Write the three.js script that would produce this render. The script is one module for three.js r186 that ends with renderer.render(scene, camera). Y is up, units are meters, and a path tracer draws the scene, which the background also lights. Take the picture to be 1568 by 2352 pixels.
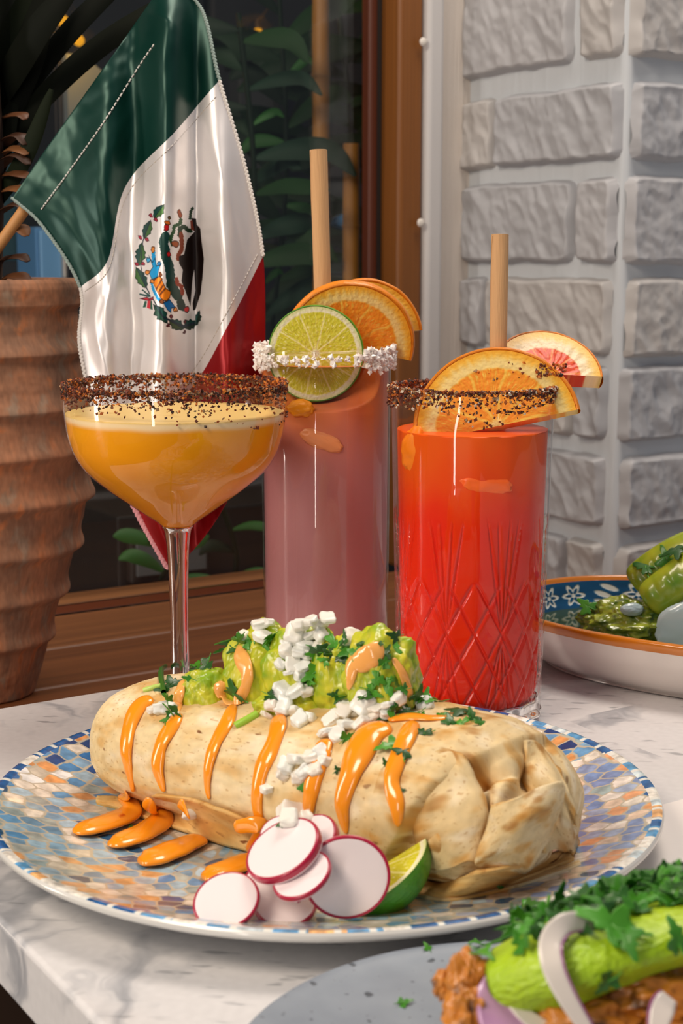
import * as THREE from 'three';
import { RectAreaLightUniformsLib } from 'three/addons/lights/RectAreaLightUniformsLib.js';
import { ImprovedNoise } from 'three/addons/math/ImprovedNoise.js';
import { mergeGeometries, mergeVertices } from 'three/addons/utils/BufferGeometryUtils.js';
import { ConvexGeometry } from 'three/addons/geometries/ConvexGeometry.js';
import { RoundedBoxGeometry } from 'three/addons/geometries/RoundedBoxGeometry.js';

// ---------------------------------------------------------------- camera, sky, lights, exposure
const V3 = (x, y, z) => new THREE.Vector3(x, y, z);
const R = Math.PI / 180;
const FPX = 3500, CAM_H = 0.21, PITCH = 9.5 * R;
const scene = new THREE.Scene();
const camera = new THREE.PerspectiveCamera(2 * Math.atan(1176 / FPX) / R, 1568 / 2352, 0.02, 30);
camera.position.set(0, CAM_H, 0);
camera.rotation.x = -PITCH;
camera.focus = 0.63;
camera.userData.fStop = 20;
scene.add(camera);

const renderer = new THREE.WebGLRenderer({ antialias: true });
renderer.toneMapping = THREE.LinearToneMapping;
renderer.toneMappingExposure = 0.94;
renderer.shadowMap.enabled = true;
RectAreaLightUniformsLib.init();

// a soft dusk sky: an even grey-blue vault, a little brighter overhead
const skyW = 64, skyH = 32, skyD = new Float32Array(skyW * skyH * 4);
for (let j = 0; j < skyH; j++) for (let i = 0; i < skyW; i++) {
  const up = Math.sin(((j + 0.5) / skyH - 0.5) * Math.PI), k = 0.10 + 0.14 * Math.max(0, up);
  skyD.set([k * 0.90, k * 0.98, k * 1.16, 1], (j * skyW + i) * 4);
}
const sky = new THREE.DataTexture(skyD, skyW, skyH, THREE.RGBAFormat, THREE.FloatType);
sky.mapping = THREE.EquirectangularReflectionMapping; sky.magFilter = THREE.LinearFilter; sky.needsUpdate = true;
scene.background = sky; scene.environment = sky;

function area(color, intensity, w, h, pos, at) {
  const l = new THREE.RectAreaLight(color, intensity, w, h);
  l.position.copy(pos); l.lookAt(at); scene.add(l); return l;
}
area(0xffecd6, 17.5, 0.45, 0.45, V3(-0.66, 0.92, 0.10), V3(0.0, 0.03, -0.6));    // large soft lamp, front left, high
area(0xfff4e8, 24, 0.08, 0.66, V3(-0.95, 0.08, -0.50), V3(0.0, 0.08, -0.66));   // tall slim lamp at the left
area(0xfff0e0, 14, 0.42, 0.42, V3(0.25, 1.05, -0.80), V3(0.02, 0, -0.60));       // awning lamp above the table, towards the wall
area(0xfff4e8, 22, 0.05, 0.50, V3(-0.36, 0.10, 0.33), V3(0.0, 0.08, -0.66));    // slim lamp behind the viewer

// ---------------------------------------------------------------- helpers
let seed = 7;
const rnd = () => { seed = (seed * 1664525 + 1013904223) >>> 0; return seed / 4294967296; };
const rr = (a, b) => a + (b - a) * rnd();
const clamp = THREE.MathUtils.clamp, lerp = THREE.MathUtils.lerp, sstep = (a, b, x) => { const t = clamp((x - a) / (b - a), 0, 1); return t * t * (3 - 2 * t); };
const perlin = new ImprovedNoise();
const nz = (x, y, z) => perlin.noise(x + 31.7, y + 17.3, z + 5.1);
const fbm = (x, y, z, o = 4) => { let s = 0, a = 0.5, f = 1; for (let i = 0; i < o; i++) { s += a * nz(x * f, y * f, z * f + i * 9.7); a *= 0.5; f *= 2.03; } return s; };
const FWD = V3(0, -Math.sin(PITCH), -Math.cos(PITCH)), UPV = V3(0, Math.cos(PITCH), -Math.sin(PITCH)), EYE = camera.position.clone();
const dirOf = (px, py) => FWD.clone().addScaledVector(V3(1, 0, 0), (px - 784) / FPX).addScaledVector(UPV, -(py - 1176) / FPX);
const pix = (px, py, d) => EYE.clone().addScaledVector(dirOf(px, py), d);                     // a point at a given distance
const onY = (px, py, y) => { const d = dirOf(px, py); return EYE.clone().addScaledVector(d, (y - CAM_H) / d.y); };
const toPx = (p) => { const q = p.clone().sub(EYE), d = q.dot(FWD); return [784 + FPX * q.x / d, 1176 - FPX * q.dot(UPV) / d, d]; };
const caster = new THREE.Raycaster();
function hit(px, py, list) {
  caster.set(EYE, dirOf(px, py).normalize());
  const h = caster.intersectObjects(list, true)[0];
  if (!h) return null;
  const n = h.face.normal.clone().transformDirection(h.object.matrixWorld);
  if (n.dot(caster.ray.direction) > 0) n.negate();
  return { p: h.point.clone(), n };
}
const used = new Map();
function numbered(n) { const k = used.get(n) ?? 0; used.set(n, k + 1); return k ? `${n}_${String(k).padStart(3, '0')}` : n; }
const ORD = ['leftmost', 'second from the left', 'third from the left', 'fourth from the left', 'fifth from the left', 'sixth from the left', 'seventh from the left', 'eighth from the left', 'eighth from the right', 'seventh from the right', 'sixth from the right', 'fifth from the right', 'fourth from the right', 'third from the right', 'second from the right', 'rightmost'];
const ordinal = (i, n) => i < Math.ceil(n / 2) ? ORD[i] : ORD[16 - n + i];
function tag(o, label, category, group, kind) {
  Object.assign(o.userData, label ? { label } : {}, category ? { category } : {}, group ? { group } : {}, kind ? { kind } : {});
  return o;
}
function thing(name, label, category, pos = V3(0, 0, 0), group) {
  const o = new THREE.Group(); o.name = numbered(name); o.position.copy(pos); scene.add(o);
  return tag(o, label, category, group);
}
function mesh(name, geo, mat, parent = scene) {
  const m = new THREE.Mesh(geo, mat); m.name = parent === scene ? numbered(name) : name; m.castShadow = m.receiveShadow = true; parent.add(m); return m;
}
function piece(name, geo, mat, parent) {           // a numbered part among alike parts
  const same = parent.children.filter((c) => c.name.replace(/_\d{3}$/, '') === name).length;
  return mesh(same ? `${name}_${String(same).padStart(3, '0')}` : name, geo, mat, parent);
}
const std = (color, roughness = 0.6, o = {}) => new THREE.MeshPhysicalMaterial({ color, roughness, side: THREE.DoubleSide, ...o });
const lin = (hex) => { const c = new THREE.Color(hex); return [c.r, c.g, c.b]; };
function dataTex(w, h, fn, srgb = true) {           // fn(u, v) -> [r, g, b] in 0..1 (sRGB values)
  const d = new Uint8Array(w * h * 4);
  for (let j = 0; j < h; j++) for (let i = 0; i < w; i++) {
    const c = fn((i + 0.5) / w, (j + 0.5) / h), o = (j * w + i) * 4;
    d[o] = clamp(c[0], 0, 1) * 255; d[o + 1] = clamp(c[1], 0, 1) * 255; d[o + 2] = clamp(c[2], 0, 1) * 255; d[o + 3] = 255;
  }
  const t = new THREE.DataTexture(d, w, h, THREE.RGBAFormat); t.magFilter = THREE.LinearFilter; t.wrapS = t.wrapT = THREE.RepeatWrapping;
  if (srgb) t.colorSpace = THREE.SRGBColorSpace;
  t.needsUpdate = true; return t;
}
const hexc = (h) => [(h >> 16 & 255) / 255, (h >> 8 & 255) / 255, (h & 255) / 255];
const mixc = (a, b, t) => a.map((x, i) => x + (b[i] - x) * t);
function gridGeo(nu, nv, fn, closeU = false, uvf) { // fn(u, v) -> Vector3
  const P = [], U = [], I = [];
  for (let j = 0; j <= nv; j++) for (let i = 0; i <= nu; i++) {
    const u = i / nu, v = j / nv, p = fn(closeU && i === nu ? 0 : u, v);
    P.push(p.x, p.y, p.z); const w = uvf ? uvf(u, v, p) : [u, v]; U.push(w[0], w[1]);
  }
  for (let j = 0; j < nv; j++) for (let i = 0; i < nu; i++) { const a = j * (nu + 1) + i, b = a + 1, c = a + nu + 1, d = c + 1; I.push(a, b, d, a, d, c); }
  const g = new THREE.BufferGeometry();
  g.setAttribute('position', new THREE.Float32BufferAttribute(P, 3)); g.setAttribute('uv', new THREE.Float32BufferAttribute(U, 2)); g.setIndex(I);
  g.computeVertexNormals();
  if (closeU) {                                      // weld the seam's normals
    const n = g.attributes.normal;
    for (let j = 0; j <= nv; j++) {
      const a = j * (nu + 1), b = a + nu, m = V3(n.getX(a) + n.getX(b), n.getY(a) + n.getY(b), n.getZ(a) + n.getZ(b)).normalize();
      n.setXYZ(a, m.x, m.y, m.z); n.setXYZ(b, m.x, m.y, m.z);
    }
  }
  return g;
}
function vcol(g, fn) {                               // vertex colours, linear, fn(position, index)
  const p = g.attributes.position, c = new Float32Array(p.count * 3), v = V3(0, 0, 0);
  for (let i = 0; i < p.count; i++) { v.fromBufferAttribute(p, i); c.set(fn(v, i), i * 3); }
  g.setAttribute('color', new THREE.BufferAttribute(c, 3)); return g;
}
// Catmull-Rom surface through rows of points
const cr = (a, b, c, d, t) => { const f = (A, B, C, D) => 0.5 * (2 * B + (C - A) * t + (2 * A - 5 * B + 4 * C - D) * t * t + (3 * B - A - 3 * C + D) * t * t * t); return V3(f(a.x, b.x, c.x, d.x), f(a.y, b.y, c.y, d.y), f(a.z, b.z, c.z, d.z)); };
function along(pts, t) {
  const n = pts.length - 1, x = clamp(t, 0, 1) * n, i = Math.min(Math.floor(x), n - 1), g = (k) => k < 0 ? pts[0].clone().multiplyScalar(2).sub(pts[1]) : k > n ? pts[n].clone().multiplyScalar(2).sub(pts[n - 1]) : pts[k];
  return cr(g(i - 1), g(i), g(i + 1), g(i + 2), x - i);
}
const surf = (rows) => (u, v) => along(rows.map((r) => along(r, u)), v);
function sheetGeo(fn, nu, nv, th, rough = 0) {       // a sheet with two faces and edges
  const G = [], N = [];
  for (let j = 0; j <= nv; j++) for (let i = 0; i <= nu; i++) G.push(fn(i / nu, j / nv));
  const at = (i, j) => G[clamp(j, 0, nv) * (nu + 1) + clamp(i, 0, nu)];
  for (let j = 0; j <= nv; j++) for (let i = 0; i <= nu; i++) N.push(at(i + 1, j).clone().sub(at(i - 1, j)).cross(at(i, j + 1).clone().sub(at(i, j - 1))).normalize());
  const P = [], U = [], I = [], n = (nu + 1) * (nv + 1);
  for (const s of [0.5, -0.5]) G.forEach((p, k) => { const b = rough ? rough * fbm(p.x * 90, p.y * 90, p.z * 90, 3) : 0; const q = p.clone().addScaledVector(N[k], s * th + b); P.push(q.x, q.y, q.z); U.push((k % (nu + 1)) / nu, Math.floor(k / (nu + 1)) / nv); });
  for (let j = 0; j < nv; j++) for (let i = 0; i < nu; i++) { const a = j * (nu + 1) + i, b = a + 1, c = a + nu + 1, d = c + 1; I.push(a, b, d, a, d, c, a + n, d + n, b + n, a + n, c + n, d + n); }
  const rim = []; for (let i = 0; i < nu; i++) rim.push(i); for (let j = 0; j < nv; j++) rim.push(j * (nu + 1) + nu); for (let i = nu; i > 0; i--) rim.push(nv * (nu + 1) + i); for (let j = nv; j > 0; j--) rim.push(j * (nu + 1));
  rim.forEach((a, k) => { const b = rim[(k + 1) % rim.length]; I.push(a, a + n, b + n, a, b + n, b); });
  const g = new THREE.BufferGeometry();
  g.setAttribute('position', new THREE.Float32BufferAttribute(P, 3)); g.setAttribute('uv', new THREE.Float32BufferAttribute(U, 2)); g.setIndex(I); g.computeVertexNormals(); return g;
}
function lathe(prof, seg = 96, fn) {                 // prof [[r, y] ...]; fn(angle, r, y) may change r
  return gridGeo(seg, prof.length - 1, (u, v) => { const [r, y] = prof[Math.round(v * (prof.length - 1))], a = u * 2 * Math.PI, q = fn ? fn(a, r, y) : r; return V3(Math.sin(a) * q, y, Math.cos(a) * q); }, true);
}
function smoothProf(pts, n) { const c = pts.map(([r, y]) => V3(r, y, 0)), o = []; for (let i = 0; i <= n; i++) { const p = along(c, i / n); o.push([Math.max(p.x, 0), p.y]); } return o; }
function tube(pts, r, seg = 24, rad = 8) { return new THREE.TubeGeometry(new THREE.CatmullRomCurve3(pts), seg, r, rad); }
function lump(rx, ry, rz, s, amp = 0.3, freq = 1.6, detail = 14, oct = 4) {
  const g = mergeVertices(new THREE.IcosahedronGeometry(1, detail).deleteAttribute('uv').deleteAttribute('normal')), p = g.attributes.position, v = V3(0, 0, 0);
  for (let i = 0; i < p.count; i++) { v.fromBufferAttribute(p, i).normalize(); const k = 1 + amp * 1.6 * fbm(v.x * freq + s * 3.1, v.y * freq + s, v.z * freq - s * 2.3, oct); p.setXYZ(i, v.x * rx * k, v.y * ry * k, v.z * rz * k); }
  g.computeVertexNormals(); return g;
}
const box = (w, h, d, x = 0, y = 0, z = 0, r = 0.002) => new RoundedBoxGeometry(w, h, d, 2, Math.min(r, w / 2.1, h / 2.1, d / 2.1)).translate(x, y, z);
const norm3 = (g) => { g = g.index ? g.toNonIndexed() : g; for (const k of Object.keys(g.attributes)) if (!['position', 'normal', 'color'].includes(k)) g.deleteAttribute(k); return g; };
const merge = (list) => mergeGeometries(list.map(norm3));
// the terrace's own axes: e along the window, n out of it
const PHI = 32.5 * R, W0 = V3(-0.123, 0, -1.03), EX = V3(Math.cos(PHI), 0, -Math.sin(PHI)), NX = V3(Math.sin(PHI), 0, Math.cos(PHI));
const wp = (a, y, b) => W0.clone().addScaledVector(EX, a).addScaledVector(NX, b).setY(y);
function wl(px, py, b) { const d = dirOf(px, py), o = W0.clone().addScaledVector(NX, b), t = o.sub(EYE).dot(NX) / d.dot(NX), p = EYE.clone().addScaledVector(d, t); return { a: p.clone().sub(W0).dot(EX), y: p.y, p }; }
function wside(px, py, a) { const d = dirOf(px, py), o = W0.clone().addScaledVector(EX, a), t = o.sub(EYE).dot(EX) / d.dot(EX), p = EYE.clone().addScaledVector(d, t); return { b: p.clone().sub(W0).dot(NX), y: p.y }; }
function terrace(name, label, category, kind) { const g = thing(name, label, category, W0); g.rotation.y = PHI; if (kind) g.userData.kind = kind; return g; }   // local x = a, z = b

// ---------------------------------------------------------------- textures
const wood = (c0, c1, c2, sx, sy, s) => dataTex(512, 512, (u, v) => {
  const g = fbm(u * sx, v * sy, s, 4), ring = 0.5 + 0.5 * Math.sin((v * sy * 0.35 + g * 2.2) * 9);
  return mixc(mixc(c0, c1, clamp(0.5 + g * 1.2, 0, 1)), c2, 0.35 * ring * ring + 0.3 * clamp(fbm(u * sx * 2, v * sy * 9, s + 4, 2) + 0.3, 0, 1));
});
const texSill = wood(hexc(0x8a5a34), hexc(0x6d4325), hexc(0xa06c40), 2, 14, 1);
const texFrame = wood(hexc(0x84501f), hexc(0x5f3512), hexc(0x9a6428), 2, 16, 5);
const texFloor = wood(hexc(0x7a4a2a), hexc(0x4e2c16), hexc(0x8a5632), 2, 12, 9);
const texMarble = dataTex(1536, 1536, (u, v) => {
  const x = u * 10, y = v * 10, w = fbm(x * 0.7, y * 0.7, 2, 4), cloud = fbm(x * 0.8 + w * 2, y * 0.8 - w * 2, 7, 5);
  let c = mixc([0.87, 0.865, 0.87], [0.62, 0.63, 0.655], sstep(0.06, 0.42, cloud));
  const X = x * 0.8 + y * 0.6, Y = -x * 0.6 + y * 0.8, f = fbm(X * 2.6, Y * 9, 11, 3), k = sstep(0.20, 0.34, f) * sstep(-0.12, 0.15, fbm(x * 0.9, y * 0.9, 21, 2));
  c = mixc(c, [0.50, 0.51, 0.53], 0.55 * k);
  return c.map((q) => q + 0.02 * nz(x * 14, y * 14, 3));
});
const texClay = dataTex(1024, 1024, (u, v) => {
  const a = u * 2 * Math.PI, X = Math.cos(a) * 3, Z = Math.sin(a) * 3, n = fbm(X, v * 6, Z, 5), m = fbm(X * 2 + 9, v * 16, Z * 2, 4), f = fbm(X * 9, v * 40, Z * 9, 2);
  let c = mixc(hexc(0xa97454), hexc(0x8a6650), clamp(0.5 + n * 1.8, 0, 1));
  c = mixc(c, hexc(0xb8744a), sstep(0.12, 0.4, m)); c = mixc(c, hexc(0x937a66), sstep(0.1, 0.4, -m));
  return c.map((q) => q * (1 + 0.22 * f));
});
function citrus(flesh, pale, deep, pith, outer, pr, segs, s) {   // a cut citrus wheel, uv over its square
  return dataTex(640, 640, (u, v) => {
    const x = u * 2 - 1, y = v * 2 - 1, r = Math.hypot(x, y), a = Math.atan2(y, x) + 0.12 * nz(r * 3, s, 0), k = a / (2 * Math.PI) * segs, e = Math.abs(k - Math.round(k)) * 2 * Math.PI / segs * r;
    const cell = Math.round(k + 0.5);
    const ves = fbm(Math.cos(a) * 5 * r + cell * 7, Math.sin(a) * 5 * r, s, 2), st = nz(a * segs * 3.2, r * 7 + ves, s + cell);
    let c = mixc(flesh, deep, clamp(0.5 + st * 1.1, 0, 1)); c = mixc(c, pale, sstep(0.18, 0.5, nz(a * segs * 4.1 + 9, r * 9, s + 3)));
    c = mixc(pale, c, sstep(0.0, 0.028, e - 0.004)); c = mixc(pith, c, sstep(0.05, 0.13, r));
    const rp = r + 0.02 * nz(a * 9, 0, s); return mixc(c, mixc(pith, outer, sstep(pr + 0.3 * (1 - pr), 1, rp + 0.04 * nz(a * 20, 4, s))), sstep(pr - 0.02, pr + 0.025, rp));
  });
}
const texLime = citrus(hexc(0xeae23c), hexc(0xfcf6a8), hexc(0xd2d01c), hexc(0xfbf8d8), hexc(0xe9efa8), 0.88, 10, 3);
const texOrange = citrus(hexc(0xffb014), hexc(0xffd450), hexc(0xff9600), hexc(0xffeb96), hexc(0xffbc1c), 0.76, 10, 8);
const texBlood = citrus(hexc(0xf4561a), hexc(0xff9a4a), hexc(0xe63c10), hexc(0xfff0c4), hexc(0xffcf4a), 0.62, 10, 12);
const texPlate = (() => {                             // printed mosaic: a fan of rings of tesserae round the centre
  const bold = [0x2f76b4, 0x1f5794, 0x6ba3cf, 0xeeeeea, 0xeae2d4, 0xf4f5f4, 0xe9a76a, 0x86aecb, 0x1a4a80, 0x5d97c6, 0x9fb4b4, 0x4d8cc0].map(hexc);
  const soft = [0x9fbfd2, 0x86abc4, 0xe8dfd0, 0xdba46e, 0x92a5a6, 0xcfc6b4, 0xb2cddc, 0x2c587a, 0xe8dfd0, 0xa8b0aa, 0x7399b5, 0x9cb8c8].map(hexc);
  const cool = [0x93a8cc, 0x7f9cca, 0xefe6dc, 0xe9a877, 0xa8b7d2, 0xf3e7da, 0x8499c4, 0xe7cdb4].map(hexc);
  const h = (a, b, c) => { let q = Math.sin(a * 127.1 + b * 311.7 + c * 74.7) * 43758.5453; return q - Math.floor(q); };
  return dataTex(2048, 2048, (u, v) => {
    const x = u * 2 - 1, y = v * 2 - 1, r = Math.hypot(x, y), A = Math.atan2(y, x), a = A / (2 * Math.PI) + 0.5;
    if (r > 1.02) return [0.9, 0.9, 0.9];
    if (r > 0.968) {                                 // lip: blocks of blue, cream and tan
      const n = 74, k = Math.floor(a * n + 0.3 * h(Math.floor(a * n * 3), 2, 1)), q = h(k, 3, 5), f = a * n - Math.floor(a * n), w = fbm(x * 30, y * 30, 1, 3);
      let c = q < 0.34 ? hexc(0x1d5f9e) : q < 0.58 ? hexc(0x5b9fd0) : q < 0.8 ? hexc(0xf0ece2) : q < 0.9 ? hexc(0xeab377) : hexc(0xcfdfe6);
      c = c.map((z) => z * (1 + 0.55 * w)); return mixc([0.93, 0.93, 0.9], c, sstep(0.06, 0.16, Math.min(f, 1 - f)));
    }
    // jittered cells in rings: (ring, angle)
    const warp = 0.012 * fbm(x * 5, y * 5, 4, 2), ringW = r > 0.58 ? 0.056 : r > 0.26 ? 0.046 : 0.13, rw = r + warp;
    let b1 = 9, b2 = 9, id = [0, 0];
    const i0 = Math.floor(rw / ringW);
    for (let i = i0 - 1; i <= i0 + 1; i++) {
      if (i < 0) continue;
      const rc = (i + 0.5) * ringW, n = Math.max(14, Math.round(2 * Math.PI * rc / (r > 0.58 ? 0.060 : r > 0.26 ? 0.066 : 0.05))), s0 = (i & 1) * 0.5;
      const j0 = Math.floor(a * n - s0);
      for (let j = j0 - 1; j <= j0 + 1; j++) {
        const jj = ((j % n) + n) % n, ca = (j + 0.5 + s0 + 0.42 * (h(i, jj, 1) - 0.5)) / n, cr0 = rc + 0.35 * ringW * (h(i, jj, 2) - 0.5);
        const dt = (a - ca) * 2 * Math.PI * Math.max(r, 0.08), dr = (rw - cr0) * 0.92, sk = r > 0.58 ? (h(i, jj, 4) - 0.5) * 1.3 : 0.2, d = Math.abs(dt + sk * dr) * 0.55 + 0.6 * Math.hypot(dt, dr) + (r > 0.58 ? 0.35 * Math.abs(dr) : 0);
        if (d < b1) { b2 = b1; b1 = d; id = [i, jj]; } else if (d < b2) b2 = d;
      }
    }
    const right = sstep(0.25, 0.7, x) * sstep(0.35, 0.6, r), outer = sstep(0.50, 0.62, r) * (1 - 0.92 * sstep(-0.40, 0.05, y) * sstep(0.75, 0.45, x)), q = h(id[0], id[1], 7), q2 = h(id[0], id[1], 9);
    const pal = q2 < right * 0.9 && y > -0.35 ? cool : q2 < outer ? bold : soft;
    let c = r < 0.26 ? (q < 0.6 ? hexc(0xece0cf) : q < 0.8 ? hexc(0xcfc6b8) : hexc(0xd9c2a6)) : pal[Math.floor(q * pal.length)];
    const w = fbm(x * 26, y * 26, 3, 3); c = c.map((z) => z * (1 + 0.32 * w));
    const gap = sstep(0.003, 0.0125, b2 - b1), grout = mixc(hexc(0xd9cdb4), hexc(0x8c8a80), r > 0.26 && r < 0.6 ? 0.55 : 0.25);
    return mixc(grout, c, gap);
  });
})();
const texBurrito = dataTex(1024, 640, (u, v) => {
  const X = u * 14, a = v * 2 * Math.PI, Y = Math.cos(a) * 2.2, Z = Math.sin(a) * 2.2;
  const n = fbm(X, Y, Z, 4), m = fbm(X * 0.8 + 5, Y * 1.3, Z * 1.3, 3), f = fbm(X * 5, Y * 5, Z * 5, 3);
  let c = mixc(hexc(0xd9bd88), hexc(0xe8d2a4), clamp(0.5 + n * 1.5, 0, 1));
  c = mixc(c, hexc(0xc98a36), sstep(0.0, 0.32, m) * (u > 0.68 ? 0.9 : 0.45)); c = mixc(c, hexc(0xf0e2c6), sstep(0.08, 0.35, -m) * 0.7);
  c = mixc(c, hexc(0xa56c2a), sstep(0.12, 0.42, fbm(X * 1.1, Y * 2 + 8, Z * 2, 3)) * (u > 0.68 ? 0.7 : 0.15));
  const sp = nz(X * 3.2, Y * 6, Z * 6 + 3); c = mixc(c, hexc(0x6d3c16), sstep(0.60, 0.70, sp) * (u < 0.6 ? 0.85 : 0.5));
  c = mixc(c, hexc(0xa87843), 0.45 * sstep(0.42, 0.6, nz(X * 9, Y * 15, Z * 15 + 3)));
  return c.map((q) => q * (1 + 0.10 * f));
});
const texSpeck = dataTex(768, 768, (u, v) => {
  const n = nz(u * 34, v * 34, 2), m = nz(u * 70, v * 70, 6), cl = fbm(u * 8, v * 8, 4, 3);
  let c = mixc(hexc(0x929ca8), hexc(0x848e9b), clamp(0.5 + cl * 1.4, 0, 1));
  c = mixc(c, hexc(0x4c545e), sstep(0.52, 0.62, n)); return mixc(c, hexc(0x6b737c), sstep(0.56, 0.66, m) * 0.8);
});
const texTile = dataTex(1024, 256, (u, v) => {        // white flowers and leaf sprays printed on blue glaze
  const X = u * 30, Y = v * 3.2, ix = Math.floor(X), iy = Math.floor(Y), fx = X - ix - 0.5, fy = Y - iy - 0.5, hsh = Math.abs(Math.sin(ix * 12.9 + iy * 78.2) * 43758.5) % 1;
  let k = 0;
  if (hsh < 0.3) { const r = Math.hypot(fx, fy), a = Math.atan2(fy, fx); k = sstep(0.05, 0, Math.abs(r - 0.26 - 0.1 * Math.cos(a * 6)) - 0.05) + (r < 0.08 ? 1 : 0); }
  else { const t = hsh * 7, c = Math.cos(t), s = Math.sin(t); for (const o of [-0.3, 0, 0.3]) { const px = fx * c + fy * s - o, py = -fx * s + fy * c - o * o; k = Math.max(k, sstep(1.0, 0.7, Math.hypot(px / 0.12, py / 0.34))); } }
  return mixc(hexc(0x11507c).map((q) => q * (1 + 0.3 * fbm(u * 20, v * 9, 1, 3))), [0.90, 0.90, 0.86], clamp(k, 0, 1));
});
const grain = dataTex(256, 256, (u, v) => { const q = 0.5 + 0.9 * fbm(u * 30, v * 30, 3, 3); return [q, q, q]; }, false);

// ---------------------------------------------------------------- shared materials
const glassThin = new THREE.MeshPhysicalMaterial({ color: 0xffffff, roughness: 0.0, transmission: 1, thickness: 0, ior: 1.45, side: THREE.DoubleSide });
const glassSolid = new THREE.MeshPhysicalMaterial({ color: 0xffffff, roughness: 0.0, transmission: 1, thickness: 0.01, ior: 1.47 });
const matWhite = std(0xd9d4cd, 0.62), matSteel = std(0xbdb8b0, 0.4, { metalness: 0.6 });

// ---------------------------------------------------------------- the setting
const FLOOR_Y = -0.74, SILL_Y = -0.02;
const aJ0 = wl(858, 420, 0).a, aJ1 = wl(948, 420, 0).a, aT1 = wl(1066, 420, 0.0).a, bP = wside(1432, 420, aT1).b;
const floor = terrace('floor', 'dark stained plank floor far below the table', null, 'structure');
{
  const mats = [0, 1, 2].map((k) => { const t = texFloor.clone(); t.needsUpdate = true; t.repeat.set(0.6, 0.12); t.offset.set(k * 0.31, k * 0.17); return std([0xffffff, 0xd8cfc8, 0xefe4da][k], 0.5, { map: t }); });
  mesh('subfloor', new THREE.BoxGeometry(4, 0.05, 4).translate(0, FLOOR_Y - 0.043, 0.7), std(0x1d120b, 0.8), floor);
  const g = new RoundedBoxGeometry(0.116, 0.018, 2.6, 1, 0.003);
  for (let i = 0; i < 18; i++) { const m = piece('plank', g, mats[i % 3], floor); m.position.set(-1.35 + i * 0.12, FLOOR_Y - 0.0095, 0.6 + (i % 2) * 0.2); }
}
// the window wall: frame, glass, sill
const win = terrace('window_1', 'tall wooden framed terrace window behind the table', null, 'structure');
{
  const tf = texFrame; tf.wrapS = tf.wrapT = THREE.RepeatWrapping;
  const tv = texFrame.clone(); tv.rotation = Math.PI / 2; tv.repeat.set(1, 2); tv.needsUpdate = true;
  const mv = std(0xffffff, 0.45, { map: tv }), mh = std(0xffffff, 0.5, { map: texSill });
  const jw = aJ1 - aJ0, H0 = SILL_Y, H1 = 0.95, hm = (H0 + H1) / 2, hh = H1 - H0;
  mesh('window_frame', box(jw * 0.62, hh, 0.05, aJ1 - jw * 0.31, hm, -0.012, 0.004), mv, win);
  mesh('glazing_bead', box(jw * 0.22, hh, 0.012, aJ0 + jw * 0.12, hm, -0.012, 0.003), std(0xa8795a, 0.5, { map: tv }), win);
  mesh('gasket', box(jw * 0.2, hh, 0.010, aJ0 + jw * 0.30, hm, -0.014, 0.002), std(0x2a2522, 0.6), win);
  const y1 = wl(375, 1362, 0).y, y0 = wl(375, 1395, 0.02).y;
  mesh('bottom_rail', box(1.5, y1 - SILL_Y, 0.03, aJ0 - 0.75, (y1 + SILL_Y) / 2, -0.02, 0.003), mh, win);
  mesh('bottom_bead', box(1.5, (y1 - SILL_Y) * 0.52, 0.02, aJ0 - 0.75, SILL_Y + (y1 - SILL_Y) * 0.26, 0.008, 0.005), std(0xb87f4a, 0.45, { map: texSill }), win);
  mesh('pane', new THREE.BoxGeometry(1.5 + jw * 0.2, H1 - y1 + 0.004, 0.004).translate(aJ0 - 0.75 + jw * 0.1, (H1 + y1) / 2, -0.02), glassThin, win);
  mesh('head_rail', box(1.6, 0.08, 0.06, aJ0 - 0.7, H1 + 0.03, -0.012, 0.004), mv, win);
}
const sill = terrace('window_sill', 'broad wooden sill of worn boards below the window', null, 'structure');
{
  const bs = [[0.019, 0.098], [0.099, 0.176], [0.177, 0.258]], mm = [0xe8dcd4, 0xd8c4b6, 0xc9b6aa];
  bs.forEach(([b0, b1], i) => { const t = texSill.clone(); t.needsUpdate = true; t.repeat.set(1, 0.5); t.offset.set(0.2 * i, 0.31 * i); const m = piece('plank', box(1.5, 0.024, b1 - b0, aJ0 - 0.6, SILL_Y - 0.012, (b0 + b1) / 2, 0.003), std(mm[i], 0.5, { map: t }), sill); });
  mesh('cabinet', box(1.5, 0.69, 0.22, aJ0 - 0.6, -0.39, 0.13, 0.004), std(0x3c2a1d, 0.7), sill);
}
// white board between window and pier
const trim = terrace('trim_1', 'white painted board with screws beside the window', null, 'structure');
{
  const w = aT1 - aJ1, m = std(0xd6cdc4, 0.55, { bumpMap: grain, bumpScale: 0.0006 });
  mesh('board', box(w + 0.004, 1.75, 0.02, (aJ1 + aT1) / 2 + 0.002, 0.13, -0.004, 0.003), m, trim);
  mesh('board_lip', box(w * 0.32, 1.75, 0.03, aJ1 + w * 0.16, 0.13, 0.003, 0.004), std(0xc4c3c4, 0.55), trim);
  for (const [x, y] of [[974, 96], [968, 512], [975, 890]]) { const q = wl(x, y, 0.019); const s = piece('screw', new THREE.SphereGeometry(0.0032, 14, 8, 0, Math.PI * 2, 0, Math.PI / 2).rotateX(Math.PI / 2).scale(1, 1, 0.55), matWhite, trim); s.position.set(q.a, q.y, 0.0178); }
}
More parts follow.
